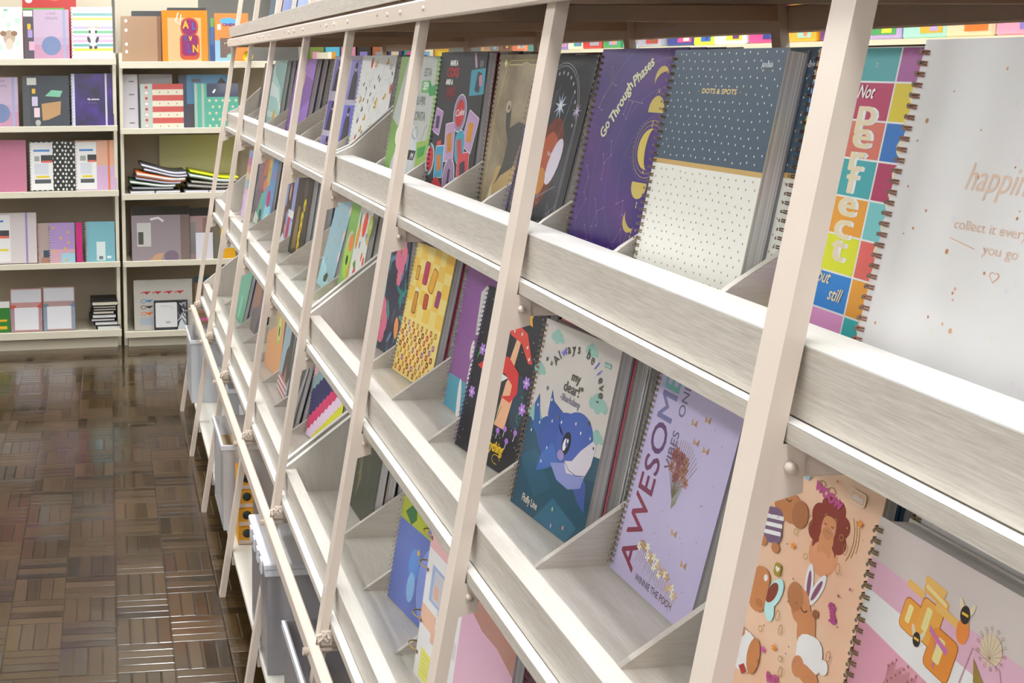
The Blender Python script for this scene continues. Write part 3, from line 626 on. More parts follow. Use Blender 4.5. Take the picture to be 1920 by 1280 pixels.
def a_mint(a):
    a.rect(0, 0, 1, 1, '#a3d0cd'); a.up(); a.poly([(0, 1), (1, 1), (1, .35), (.8, .62), (.2, .82)], '#78a6a2'); a.poly([(0, .52), (.6, .5), (1, .3), (1, .38), (.6, .62), (0, .72)], '#d3e6e2'); a.poly([(0, .24), (1, .2), (1, .26), (0, .32)], '#cfe6e2'); a.up()
    a.poly([(.40, 0), (.44, .22), (.55, .36), (.66, .30), (.72, .12), (.66, 0)], '#e0b23a'); a.poly([(.18, 0), (.32, .14), (.55, .16), (.56, 0)], '#e8b892'); a.up(); a.ell(.54, .07, .013, .010, '#3f74b8', 30); a.ell(.5, .08, .006, .006, '#e8ecf0'); a.ell(.84, .45, .004, .018, '#d9a526')
def a_darkfar(a):
    a.rect(0, 0, 1, 1, '#4d474c'); a.up(); a.ell(.5, .88, .018, .03, '#8f86a0'); a.ell(.5, .6, .015, .03, '#a6604a'); a.ell(.6, .3, .02, .03, '#cfcad6'); a.ell(.4, .45, .02, .02, '#2c292d'); a.ell(.5, .12, .02, .02, '#7c4a40')
def capy(a, u, v, s_, c1, c2, rot=0):
    """generic capybara drawing made of body, head and muzzle"""
    q, w_ = math.cos(R(rot)), math.sin(R(rot))
    def P(x, y): return u+(x*q-y*w_)*s_/a.W, v+(x*w_+y*q)*s_/a.H
    x, y = P(0, -.75); a.ell(x, y, s_*.62, s_*.80, c1, rot); x, y = P(-.42, -1.35); a.ell(x, y, s_*.2, s_*.34, c1, rot); x, y = P(.42, -1.38); a.ell(x, y, s_*.2, s_*.34, c1, rot); a.up()
    x, y = P(-.42, .62); a.ell(x, y, s_*.16, s_*.2, '#8a5434', rot); x, y = P(.42, .62); a.ell(x, y, s_*.16, s_*.2, '#8a5434', rot); a.up()
    x, y = P(0, 0); a.bubble(x, y, s_*1.22, s_*1.45, c1, rot, s_*.5); a.up(); x, y = P(0, -.32); a.ell(x, y, s_*.44, s_*.36, c2, rot); a.up()
    for sx in (-1, 1):
        x, y = P(.30*sx, .22); a.arc(x, y, s_*.10, s_*.07, s_*.05, '#3c2418', 180, 360, 6); x, y = P(.12*sx, -.22); a.ell(x, y, s_*.035, s_*.05, '#5a3422', n=6); x, y = P(.44*sx, -.02); a.ell(x, y, s_*.12, s_*.09, '#c98a84', n=10)
    a.k -= 4
def a_capy(a):
    a.rect(0, 0, 1, 1, noisy('peach_print', '#d3a98c', '#dcb79c', 8, .4)); a.up()
    # lion-mane one
    a.ell(.70, .715, .019, .020, '#c98c66'); a.up()
    for i in range(8): t = R(45*i+20); a.ell(.70+.017*math.cos(t)/a.W, .805+.0195*math.sin(t)/a.H, .0095, .0102, '#7c3020')
    a.up(); capy(a, .70, .805, .0150, '#c08458', '#b37a52'); a.up(-1)
    a.ell(.70, .70, .016, .016, '#c98c66')
    for i in range(3): a.arc(.70, .80, .032+.003*i, .036+.003*i, .0009, '#93722c', -30+10*i, 35-5*i, 10)
    a.up(5); a.text('WOOW', .65, .892, .0085, '#a8467c', rot=-14, bold=.0009, xs=.85); a.arc(.60, .925, .005, .005, .0010, '#93722c', 20, 200); a.arc(.67, .918, .005, .005, .0010, '#93722c', 0, 180)
    # rabbit-eared one
    a.ell(.655, .60, .0055, .019, '#f2ece4', 8); a.ell(.715, .595, .0055, .018, '#f2ece4', -22); a.up(); a.ell(.655, .598, .0026, .013, '#7c4a66', 8); a.ell(.713, .593, .0026, .012, '#7c4a66', -22); a.up()
    a.bubble(.63, .515, .026, .032, '#b97c50', 30, .011); a.bubble(.70, .455, .024, .036, '#b97c50', 14, .010); a.up(); a.ell(.585, .535, .011, .013, '#a56c44', 25); a.up(); a.bubble(.755, .385, .034, .034, '#efe6d4', 10, .012); a.up(); a.ell(.70, .325, .008, .010, '#b97c50'); a.bubble(.78, .315, .026, .016, '#b97c50', -10, .007); a.ell(.86, .375, .006, .007, '#efe6d4', n=10); a.up(); a.arc(.66, .515, .004, .003, .0010, '#3c2418', 180, 360, 6); a.ell(.74, .52, .004, .004, '#8a5434')
    a.text('chup', .83, .55, .0085, '#a03c78', rot=-60, bold=.0009, xs=.8)
    # left column
    a.bubble(.40, .81, .036, .028, '#ab7044', -12, .011); a.up(); a.ell(.50, .80, .011, .013, '#98623c'); a.ell(.30, .86, .005, .006, '#ab7044'); a.arc(.40, .835, .004, .003, .0010, '#3c2418', 180, 360, 6); a.up()
    a.bubble(.33, .72, .026, .034, '#6c5570', 12, .008); a.up()
    for i in range(3): a.bubble(.33, .693+.028*i, .026, .0040, '#ece6ea', 12, .001)
    a.ell(.28, .65, .006, .005, '#ab7044'); a.ell(.38, .65, .006, .005, '#ab7044')
    a.ell(.44, .50, .009, .018, '#a9d3e4', -25); a.ell(.43, .44, .007, .011, '#a9d3e4', 20); a.up(); a.ell(.425, .50, .006, .012, '#7a3626', -25); a.up(); a.bubble(.33, .485, .024, .044, '#b47748', 0, .010); a.up(); a.ell(.36, .535, .0028, .0034, '#f4f0ec'); a.ell(.35, .44, .006, .004, '#a8683c')
    a.bubble(.30, .25, .036, .040, '#efe8de', 0, .012); a.ell(.39, .255, .009, .018, '#b47748'); a.up(); a.ell(.27, .31, .005, .005, '#b47748'); a.poly([(.30, .19), (.335, .21), (.335, .17)], '#a03a30'); a.poly([(.37, .19), (.335, .21), (.335, .17)], '#a03a30')
    a.bubble(.43, .585, .010, .013, '#93802c', 0, .004); a.up(); a.heart(.43, .587, .0034, '#ecdcc4'); a.text('fun', .56, .22, .0090, '#a8467c', rot=25, bold=.0009); a.ell(.66, .16, .014, .012, '#8a5a34')
    r = random.Random(8)
    for u, v, c, s_ in ((.50, .935, '#74b0dc', .0048), (.89, .87, '#e08326', .0045), (.50, .69, '#e08326', .0042), (.52, .33, '#e08326', .0042), (.45, .30, '#b84a9c', .0042), (.46, .90, '#d8742a', .002), (.70, .965, '#d8742a', .002), (.92, .66, '#a84a80', .002), (.86, .62, '#7c4a30', .002)): a.star(u, v, s_, c)
    for u, v in ((.42, .925), (.50, .74), (.60, .68), (.58, .31), (.86, .30), (.40, .36), (.80, .80)): a.arc(u, v, .003, .003, .0007, '#93802c', 0, 360, 5)
    for u, v in ((.58, .80), (.82, .70), (.84, .77), (.50, .44), (.54, .40), (.88, .42), (.60, .27)): a.arc(u, v, .0026, .005, .0007, '#93722c', 0, 360, 8)
    for i in range(30): a.ell(r.uniform(.2, .97), r.uniform(.05, .97), .0008, .0009, r.choice(['#7c4a30', '#8a4a78', '#c98a4a']), n=6)
    a.bubble(.845, .945, .020, .012, '#e8cdb8', -4, .003); a.up(); a.bubble(.845, .945, .018, .0100, '#d5ae92', -4, .002); a.up(); a.text('tilibra', .845, .937, .0045, '#f0e2d6', rot=-4, xs=.9, bold=.0002)
def a_honey(a):
    a.rect(0, 0, 1, 1, '#bdb4b0'); a.up(); a.poly([(0, .69), (0, .885), (1, .83), (1, .55)], '#e2dcdc'); a.up(); a.poly([(0, .80), (0, .885), (.45, .86), (1, .83), (1, .66), (.5, .76)], '#c8a0b2'); a.poly([(0, 0), (0, .71), (.4, .66), (1, .45), (1, 0)], '#cc93a6'); a.up(); W0, H0 = a.W, a.H
    a.W *= .55; a.H *= .55; a.zs = .55; a.ou = .113/.55; a.ov = .48/.55
    for u, v, w_, h_, c in ((.20, .575, .034, .044, '#d8933a'), (.34, .60, .040, .056, '#d59a44'), (.47, .50, .048, .058, '#cf8434')):
        a.bubble(u, v, w_+.003, h_+.003, '#a8662a', -8, .009); a.up(); a.bubble(u, v, w_, h_, c, -8, .008); a.up(); a.bubble(u-.015, v+.01, w_*.28, h_*.6, '#ecc98a', -8, .003); a.bubble(u, v+.5*h_/a.H, w_*1.02, .011, '#dca95c', -8, .003); a.k -= 2
    a.bubble(.36, .735, .050, .014, '#d8a050', -14, .005); a.up(2); a.bubble(.36, .74, .044, .006, '#e9c288', -14, .002); a.poly([(.36, .60), (.42, .57), (.52, .54), (.51, .51), (.42, .545), (.36, .57)], '#b76a9c'); a.line([(.42, .56), (.44, .42)], .003, '#b76a9c')
    for u, v, s_ in ((.585, .735, 1.0), (.28, .495, .85)):
        a.ell(u-.035, v+.03, .004*s_, .011*s_, '#cbbfa4', 25); a.ell(u+.035, v+.03, .004*s_, .011*s_, '#cbbfa4', -25); a.up(); a.ell(u, v, .0085*s_, .012*s_, '#2c2622'); a.up(); a.rect(u-.024*s_, v-.004, u+.024*s_, v+.008, '#d8ab3a'); a.k -= 2
    a.ell(.59, .66, .011, .017, '#d8803a'); a.ell(.80, .66, .018, .020, '#c3b49a'); a.up()
    for i in range(14): t = R(25.7*i); a.line([(.80, .62), (.80+.012*math.cos(t)/a.W, .665+.013*math.sin(t)/a.H)], .0005, '#8f7a5c'); a.arc(.80+.0126*math.cos(t)/a.W, .665+.0138*math.sin(t)/a.H, .002, .002, .0006, '#9a8460', n=8)
    a.line([(.68, .62), (.64, .45), (.66, .30), (.90, .30), (.94, .48), (.88, .60)], .0018, '#b0888e', closed=True); a.poly([(.80, .50), (.70, .58), (.73, .48)], '#8a7432'); a.poly([(.80, .50), (.92, .53), (.94, .44)], '#8a7432'); a.poly([(.78, .50), (.82, .50), (.88, .38), (.84, .40)], '#8a7432')
    for i in range(22): u = .10+.012*i; a.line([(u, .10), (u+.01, .30+.004*(i % 5)*2)], .0007, '#96604e')
    for i in range(30): a.ell(.09+.27*((i*37) % 30)/30, .10+.26*((i*17) % 30)/30, .0016, .0022, '#8a5a42', n=6)
    a.W, a.H, a.zs, a.ou, a.ov = W0, H0, 1.0, 0, 0
def flower(a, u, v, r_, c, n=5, cc='#e2c24a'):
    for i in range(n): t = 360/n*i; a.ell(u+r_*.6*math.cos(R(t))/a.W, v+r_*.6*math.sin(R(t))/a.H, r_*.5, r_*.3, c, t, 8)
    a.up(); a.ell(u, v, r_*.22, r_*.22, cc, n=8); a.k -= 1
def a_awesome(a):
    a.rect(0, 0, 1, 1, noisy('lilac_print', '#aaa2c0', '#b0a8c8', 4, .4)); a.up()
    cols = ['#7a3044', '#7a3044', '#6f3450', '#643a5e', '#5c3f68', '#6a6a94', '#5f9c9c']
    pos_ = 0; tot = sum(text_geo(c)[2]+.12 for c in 'AWESOME')
    for i, ch in enumerate('AWESOME'):
        a.text(ch, .275, .055+.925*pos_/tot, .036, cols[i], rot=90, xs=.925*a.H/tot/.036, al='l', bold=.0007); pos_ += text_geo(ch)[2]+.12
    a.text('VIBES', .40, .56, .0145, '#5f5672', rot=90, al='l', bold=.0003); a.text('ONLY', .40, .80, .0145, '#64607c', rot=90, al='l', bold=.0003)
    a.text('WINNIE THE POOH', .56, .040, .0085, '#4d4050', xs=.85, bold=.0002)
    # bouquet and wild flowers (the printed cartoon figures are left out)
    r = random.Random(21)
    for i in range(16): t = R(40+100*i/15); a.line([(.50, .46), (.50+.045*math.cos(t)/a.W, .50+.060*math.sin(t)/a.H)], .0008, '#6e5a4e')
    a.up()
    for i in range(24): flower(a, .50+r.uniform(-.10, .10), .60+r.uniform(-.055, .065), .0065, r.choice(['#7c4a48', '#8d5c50', '#946a5a']), 6, '#5c3a34')
    for i in range(22): u = .28+.024*i; v = .19-.0045*i+r.uniform(-.01, .03); a.line([(u, v-.07), (u+.01, v)], .0006, '#8a7c58'); a.up(); flower(a, u+.01, v+.005, .0055, r.choice(['#dcd0c0', '#b99f90', '#a8876e']), 5); a.k -= 1
    for i in range(7): a.line([(.52+.004*i, .42+.004*i), (.46+.022*i, .56)], .0009, '#7d8458')
    for u, v in ((.66, .84), (.60, .73), (.53, .80), (.80, .24), (.62, .33), (.72, .72)): a.poly([(u, v), (u-.035, v+.022), (u-.028, v-.010)], '#b08a5a'); a.poly([(u, v), (u+.03, v+.026), (u+.03, v-.008)], '#96724a')
    for i in range(20): a.ell(r.uniform(.4, .95), r.uniform(.1, .95), .0009, .0009, '#8f7a50', n=6)
def cloud(a, u, v, s_, c):
    for dx, dy, q in ((-1, 0, .7), (-.2, .45, .85), (.6, .15, .75), (1.2, -.1, .5), (0, -.25, .7)): a.ell(u+dx*s_/a.W, v+dy*s_/a.H, s_*q, s_*q*.8, c, n=14)
def a_shark(a):
    a.rect(0, 0, 1, 1, '#bcb7b1'); a.up(); a.poly([(0, 0), (0, .515), (.2, .49), (.5, .43), (1, .47), (1, 0)], '#1f4a5e'); a.up()
    a.poly([(0, .26), (.22, .34), (.5, .2), (.3, .10)], '#25536a'); a.poly([(.35, .0), (.55, .16), (.9, .1), (.8, 0)], '#2a6078'); a.poly([(.7, .3), (1, .36), (1, .2)], '#1a4054')
    for u, v, s_ in ((.20, .925, .011), (.66, .93, .010), (.86, .80-.10, .014), (.05, .73, .010), (.10, .50, .013), (.92, .55, .010)): cloud(a, u, v, s_, '#86aca2')
    a.up()
    # shark
    a.ou, a.ov = .05, .115
    a.poly([(.02, .44), (.06, .50), (.13, .38), (.20, .36), (.15, .28), (.06, .32), (.02, .27), (.05, .36)], '#2f5590'); a.poly([(.22, .55), (.27, .50), (.45, .46), (.34, .36), (.22, .42)], '#324f92')
    a.ell(.50, .335, .062, .040, '#35529a', 14, 28); a.ell(.62, .37, .046, .038, '#3c569e', 20, 24); a.ell(.66, .34, .042, .034, '#3f58a0', 40, 24); a.ell(.34, .31, .045, .030, '#31538f', -10, 24); a.up()
    a.poly([(.24, .22), (.21, .12), (.34, .16), (.48, .22), (.36, .30)], '#3c62a8'); a.poly([(.76, .25), (.86, .20), (.90, .07), (.80, .10), (.68, .17)], '#38508f'); a.up()
    a.poly([(.55, .25), (.60, .17), (.70, .15), (.80, .20), (.87, .30), (.885, .40), (.84, .415), (.72, .34), (.64, .27)], '#c3bdc6'); a.poly([(.38, .20), (.50, .14), (.66, .13), (.80, .17), (.82, .23), (.60, .20), (.55, .24)], '#7c84b8'); a.up()
    a.line([(.55, .25), (.62, .22), (.72, .215), (.84, .24)], .0010, '#2b3766'); a.ell(.53, .335, .0105, .0165, '#151726', -8); a.up(); a.ell(.515, .325, .0045, .009, '#d9dcee', -8); a.ell(.54, .34, .004, .0065, '#3f4a86'); a.up(); a.ell(.545, .35, .0022, .0028, '#ffffff', n=8)
    for i in range(4): a.line([(.47-.012*i, .36+.004*i), (.43-.012*i, .385+.006*i)], .0012, '#15172a')
    a.ell(.49, .265, .009, .007, '#8c7fb0'); a.ell(.86, .385, .0016, .0022, '#1c2040', n=8)
    for u, v in ((.07, .44), (.14, .36), (.30, .40), (.42, .42), (.60, .45), (.80, .42), (.30, .26), (.26, .18), (.68, .42), (.05, .30), (.24, .5)): a.ell(u, v, .0016, .0024, '#dfe6f4', n=8)
    a.ou = a.ov = 0
    a.up()
    word = '"Always believe,'; n = len(word)
    for i, ch in enumerate(word):
        if ch == ' ': continue
        t = 165-i*172/(n-1); u = .54+.062*math.cos(R(t))/a.W; v = .735+.044*math.sin(R(t))/a.H
        a.text(ch, u, v, .0145, '#45443e' if i not in (3, 10, 11) else '#6d62c8', rot=t-90, bold=.0003, xs=.9)
    a.text('my', .54, .755, .0135, '#45443e', bold=.0003); a.text('dear!"', .53, .690, .0150, '#45443e', bold=.0003); a.text('-Sharkalaxy', .52, .640, .0098, '#6a6680', xs=.85, bold=.0002)
    a.text('Fluffy Line', .27, .05, .0110, '#c9c2b4', xs=.72, bold=.0003); a.bubble(.88, .90, .016, .007, '#6f9f92', 0, .001); a.up(); a.text('jandaia', .88, .893, .0038, '#dfe8e2')
    for u, v, c in ((.12, .80, '#45453e'), (.20, .66, '#6a6a60'), (.80, .60, '#54543e'), (.42, .55, '#6a6a5a'), (.58, .11, '#8fb08a'), (.75, .06, '#c08f84'), (.60, .03, '#9a8cc4'), (.84, .08, '#3c6a80')): a.ell(u, v, .0022, .0032, c, n=10)
def a_mush(a):
    a.rect(0, 0, 1, 1, '#232429'); a.up(); r = random.Random(2)
    for i in range(60): a.ell(r.uniform(.03, .97), r.uniform(.03, .97), .0009, .0012, '#cfcfd6', n=6)
    a.ell(.85, .38, .02, .03, '#22394a'); a.ell(.80, .50, .02, .02, '#22394a'); a.up()
    for u in (.40, .58, .76): a.ell(u, .915, .0048, .012, '#e0a02c', -14); a.poly([(u-.04, .87), (u+.05, .86), (u+.02, .90)], '#e0a02c')
    a.poly([(.56, .56), (.66, .56), (.69, .75), (.62, .76)], '#d9a582'); a.poly([(.46, .80), (.60, .845), (.76, .815), (.92, .66), (.86, .655), (.70, .75), (.52, .77)], '#c9453a'); a.up()
    for u, v in ((.56, .80), (.68, .80), (.80, .74), (.86, .68)): a.ell(u, v, .0022, .003, '#f0e6dc', n=8)
    a.poly([(.56, .24), (.72, .24), (.76, .46), (.66, .56), (.60, .50)], '#d8a07c'); a.poly([(.22, .26), (.38, .26), (.50, .48), (.62, .53), (.30, .55)], '#c8ccc8'); a.up()
    a.poly([(.10, .52), (.30, .62), (.56, .645), (.76, .58), (.80, .47), (.72, .40), (.56, .41), (.70, .44), (.70, .50), (.56, .545), (.24, .50)], '#c2302f'); a.up()
    for u, v in ((.90, .55), (.92, .40), (.12, .62), (.10, .35)): flower(a, u, v, .010, '#a678c8', 6, '#dcd0e8')
    for u, v in ((.64, .22), (.80, .19), (.90, .26), (.74, .25)): a.ell(u, v, .0055, .0045, '#9a6cc0'); a.line([(u, v), (u-.01, v-.05)], .0016, '#c9c0dc')
    for i in range(8): a.line([(.34+.03*i, .24), (.30+.045*i, .36)], .0014, '#3f8048')
    for i in range(5): a.line([(.86, .34), (.92, .30+.05*i)], .0008, '#3f8048')
    a.text('everything', .60, .095, .0165, '#d8b02c', shear=.35, rot=3, xs=.72, bold=.0008); a.arc(.70, .06, .012, .007, .0012, '#d8b02c', 0, 300); a.bubble(.87, .955, .014, .006, '#5e6068')
    a.poly([(.04, .66), (.10, .60), (.05, .54), (.08, .62)], '#3f9a50')
def a_cat(a):
    a.rect(0, .235, 1, 1, '#7e4f88'); a.rect(0, 0, 1, .235, '#4a93a8'); a.up(); a.poly([(.42, .87), (.52, .93), (.60, .91), (1, .93), (1, .62), (.46, .58), (.44, .70)], '#b9b9b4'); a.up(); a.arc(.62, .76, .010, .02, .0016, '#4a4a4a', 0, 260); a.ell(.45, .47, .008, .018, '#c9c6c2'); a.ell(.36, .06, .009, .05, '#d5d0cc', 12); a.ell(.5, .30, .009, .03, '#d5d0cc')
def a_yellow(a):
    a.rect(0, 0, 1, 1, '#d9bf72'); a.up()
    r = random.Random(6)
    for i in range(6):
        for j in range(5):
            if (i+j) % 2: a.rect(i/6, .45+j*.11, (i+1)/6, min(1, .45+(j+1)*.11), '#dcb04c')
    a.rect(.80, .86, 1, 1, '#dca93c'); a.up()
    def item(u, v, w_, h_, c, c2='#7a3a1e', rot=0): a.bubble(u, v, w_+.004, h_+.004, c2, rot, min(w_, h_)*.3); a.up(); a.bubble(u, v, w_, h_, c, rot, min(w_, h_)*.25); a.k -= 1
    item(.38, .80, .022, .044, '#a83058'); item(.58, .765, .024, .046, '#cf9a2e', rot=-16); item(.17, .78, .014, .026, '#c49234'); item(.24, .56, .017, .042, '#b8842a'); item(.50, .60, .020, .028, '#a8462c', rot=5); item(.78, .655, .018, .030, '#8a3a6c', rot=-5); a.rect(.215, .645, .255, .675, '#cfd2d8'); a.up()
    for j in range(9):
        for i in range(8):
            u = .08+i*.118+(.05 if j % 2 else 0); v = .04+j*.045
            if u > .95: continue
            w_ = r.choice([.010, .012, .008]); a.bubble(u, v, w_, .012, r.choice(['#a8462c', '#b8842a', '#7a3a1e', '#8a5a94', '#b03a34', '#a87a28']), r.uniform(-15, 15), .003)
            a.up(); a.ell(u, v, w_*.22, .003, '#dca94a', n=6); a.k -= 1
def a_floral(a):
    a.rect(0, 0, 1, 1, '#33374a'); a.up(); r = random.Random(9)
    for i in range(40): a.ell(r.uniform(0, 1), r.uniform(0, 1), .006, .022, r.choice(['#2d7a78', '#3a8f86', '#5a7c9c', '#46546c']), r.uniform(0, 180), 8)
    a.up()
    for u, v, s_ in ((.72, .86, .042), (.25, .25, .046), (.72, .66, .016)):
        for i in range(5): a.ell(u+s_*.5*math.cos(R(72*i))/a.W, v+s_*.7*math.sin(R(72*i))/a.H, s_*.48, s_*.55, '#cc6c88', 72*i, 12)
        a.up(); a.line([(u-.02, v-.02), (u+.06, v+.05)], .002, '#e0b050'); a.k -= 1
    a.ell(.82, .26, .015, .024, '#e08a4e'); a.ell(.10, .45, .014, .026, '#a8643c'); a.ell(.94, .18, .008, .026, '#ccd2cc', -20); a.arc(.62, .50, .030, .048, .0016, '#4f4a44'); a.arc(.62, .50, .022, .036, .0016, '#4f4a44'); a.ell(.65, .60, .002, .003, '#e0b050', n=6)
def a_fruit(a):
    a.rect(0, 0, .45, 1, '#7fae5a'); a.rect(.42, 0, 1, 1, '#c9ccc6'); a.up(); a.ell(.22, .50, .032, .060, '#b9b2a8'); a.up(); a.ell(.22, .42, .030, .050, '#9cc44a'); a.ell(.28, .60, .020, .024, '#d8803c'); a.up(); a.ell(.22, .42, .010, .014, '#2c3a22'); a.ell(.20, .06, .018, .02, '#c8d02a')
    for u, v, rx, ry, c in ((.52, .70, .012, .038, '#d99432'), (.74, .82, .017, .034, '#d2503e'), (.97, .82, .018, .030, '#a3b257'), (.62, .30, .014, .028, '#c04a58'), (.83, .52, .006, .012, '#d2523c'), (.93, .48, .007, .014, '#d2523c'), (.35, .28, .007, .04, '#d98a44'), (.42, .12, .008, .02, '#c04a58'), (.66, .62, .004, .010, '#46507a'), (.96, .68, .007, .010, '#d8a53c')): a.ell(u, v, rx, ry, c, -6)
    a.up(); a.ell(.52, .86, .006, .018, '#5c7c5c'); a.poly([(.52, .42), (.60, .47), (.66, .40), (.58, .38)], '#5d8a3c'); a.poly([(.84, .74), (.90, .66), (.94, .76)], '#7c8c94'); a.ell(.97, .82, .004, .006, '#e8ecd8')
def a_lblue(a):
    a.rect(0, 0, 1, 1, '#8fb4c0'); a.up(); r = random.Random(12)
    for i in range(18): a.ell(r.uniform(.1, .9), r.uniform(.25, .95), .003, .008, r.choice(['#b98a74', '#c9a9a0', '#6a98a0', '#7fae9c']), r.uniform(-30, 30), 8)
    for v in (.88, .62, .4): a.ell(.96, v, .010, .016, '#d2bcc4')
    a.poly([(0, 0), (0, .3), (.4, .22), (.6, .1), (1, .12), (1, 0)], '#9cc9dc'); a.up(); a.poly([(.35, .12), (.5, .18), (.62, .16), (.55, .08), (.4, .07)], '#4a5238'); a.ell(.75, .1, .004, .012, '#b98a5c')
def a_sunfl(a):
    a.rect(0, 0, 1, 1, '#3a362f'); a.up(); a.poly([(.15, .05), (.45, .1), (.42, .6), (.25, .6)], '#7d6a44'); a.ell(.60, .84, .026, .035, '#55504a')
    for u, v in ((.66, .64), (.60, .48), (.60, .37), (.56, .24), (.58, .13)): a.ell(u, v, .015, .022, '#e3c21e'); a.up(); a.ell(u+.02, v-.02, .006, .009, '#9a5c1e'); a.k -= 1
def a_magaz(a):
    a.rect(0, 0, 1, 1, '#8390bc'); a.up(); a.poly([(.25, .35), (.3, .9), (.45, 1), (.65, .9), (.72, .4), (.5, .5)], '#3c2a28'); a.poly([(.1, 0), (.15, .5), (.35, .55), (.4, .2), (.3, 0)], '#5a3430'); a.poly([(.5, .1), (.55, .45), (.75, .45), (.7, .1)], '#b03050'); a.rect(.52, .40, .98, .50, '#e3e0e0'); a.poly([(0, 0), (.3, .16), (.6, .02), (.6, 0)], '#e8e8ee'); a.poly([(.7, 0), (.8, .36), (1, .36), (1, 0)], '#a7adc8'); a.up(); a.ell(.47, .72, .013, .03, '#c99a84'); a.ell(.38, .22, .009, .018, '#c99a84'); a.text('REVISTA', .74, .42, .009, '#b8b4b8', xs=.8) if False else None
def a_toon(a):
    a.rect(0, 0, .5, 1, '#73626c'); a.rect(.5, 0, 1, 1, '#6c93bc'); a.up(); a.rect(0, .5, .3, 1, '#8a6a70'); a.poly([(.3, 1), (.55, 1), (.4, .7), (.22, .72)], '#b0715c'); a.poly([(.45, .55), (.48, .98), (.66, .98), (.66, .6)], '#c0a860'); a.ell(.42, .58, .020, .028, '#c9805c'); a.poly([(.1, .05), (.30, .45), (.52, .5), (.5, .1)], '#5da898'); a.poly([(.5, .0), (.6, .3), (.9, .3), (.95, 0)], '#8ec6e0'); a.ell(.72, .40, .02, .034, '#b04a6c'); a.ell(.88, .75, .018, .018, '#9a7cb0'); a.poly([(0, 0), (.1, .18), (.3, .1), (.3, 0)], '#bccab8'); a.up(); a.ell(.38, .16, .012, .02, '#403848'); a.ell(.75, .1, .014, .025, '#eef2f6'); a.text('2', .56, .80, .012, '#3c3c2c', bold=.001); a.ell(.35, .25, .006, .008, '#e89a3c')
def a_pinkr(a):
    for i, c in enumerate(['#c4a6cc', '#b99ac8', '#c9b0d4', '#b6a2a8', '#9ab4b8', '#c9bc9a', '#c9948c', '#b97c9c', '#8c9cc8']): a.rect(0, i/9, 1, (i+1)/9, c)
    a.up(); a.ell(.6, .55, .014, .02, '#c45a7c'); a.ell(.4, .5, .014, .022, '#74a8b8'); a.poly([(.1, 0), (.3, .4), (.6, .42), (.7, 0)], '#cdb4da')
def a_pinkC(a):
    a.rect(0, 0, 1, .92, '#c79fb4'); a.up(); a.poly([(0, 1), (1, 1), (1, .80), (.7, .84), (.4, .83), (.2, .86), (0, .84)], '#a87c70'); a.rect(0, .10, 1, .22, '#bf9aac')
def a_ring(a):
    a.rect(0, 0, 1, 1, '#d5cfd0'); a.up(); a.rect(0, .80, 1, .92, '#cfa4a4'); a.rect(0, .33, .38, .45, '#dba891'); a.rect(.30, .28, .44, .38, '#dba891'); a.rect(.14, .50, .62, .72, '#8fa3c4'); a.rect(.12, .02, .5, .2, '#e2cf68'); a.rect(.5, .34, .9, .44, '#c4bcc0'); a.up(); a.bubble(.36, .61, .05, .05, '#b8b4bc'); a.bubble(.30, .58, .02, .02, '#c9a08c'); a.ell(.55, .86, .006, .007, '#e8e0e4'); a.up(); a.heart(.55, .86, .005, '#5c6078')
    for i in range(5): a.line([(.18, .17-.025*i), (.42, .17-.025*i)], .0006, '#9a8c48')
    a.text('Goals', .45, .47, .008, '#9a7c84', shear=.2); a.text('notes', .55, .74, .006, '#9a8c94')
def a_bluecar(a):
    a.rect(0, 0, 1, .62, '#6070b0'); a.rect(0, .60, 1, 1, '#a0a83a'); a.up(); a.poly([(.1, .66), (.3, .78), (.36, .66), (.26, .60)], '#3a6a3c'); a.poly([(.60, .62), (.70, .80), (.78, .62)], '#7c7aa8'); a.poly([(.48, .80), (.56, .88), (.62, .80)], '#3a6a3c'); a.ell(.8, .3, .045, .07, '#7a8ac8'); a.up(); a.arc(.8, .3, .045, .07, .001, '#a8b0dc'); a.ell(.45, .36, .022, .03, '#5b86c8'); a.ell(.45, .2, .016, .028, '#7fa8dc'); a.star(.5, .46, .008, '#d8a040')
def a_dgreen(a):
    a.rect(0, 0, 1, 1, '#41443a'); a.up(); a.poly([(.2, .1), (.34, .3), (.26, .5), (.40, .7), (.34, .9), (.28, .7), (.18, .5), (.24, .3)], '#6e6846'); a.line([(.2, .3), (.28, .42), (.22, .5)], .003, '#8f8252'); a.line([(.62, .2), (.58, .5), (.66, .8)], .003, '#5d5a40')
def a_zig(a):
    a.rect(0, 0, 1, 1, '#22304a'); a.up()
    cs = ['#22304a', '#22304a', '#22304a', '#1f3a40', '#c8c832', '#d4bcd0', '#c43c66', '#33335c', '#33335c', '#7f9a9c', '#c9a0a0', '#b8506c', '#7f9a9c']
    for j in range(len(cs)):
        c = cs[j]; base = -.62+j*.135; P = []; n = 22
        top = []; bot = []
        for i in range(n+1):
            u = i/n; z_ = .03*(1 if i % 2 else 0); sl = u*.62
            top.append((u, max(0, min(1, base+.135+z_-.17+sl)))); bot.append((u, max(0, min(1, base+z_-.17+sl))))
        for i in range(n): a.poly([bot[i], bot[i+1], top[i+1], top[i]], c)
def a_puma(a):
    a.rect(0, 0, 1, 1, '#2c2a2a'); a.up(); a.poly([(.0, .2), (.2, .7), (.5, .95), (.55, .6), (.3, .2)], '#a6a4a8'); a.poly([(.5, .1), (.8, .5), (.9, .9), (1, .6), (.8, .1)], '#8f9096'); a.up(); a.poly([(.15, .25), (.3, .4), (.35, .3), (.3, .15)], '#e8e8ea'); a.ell(.2, .08, .012, .015, '#c98a86')
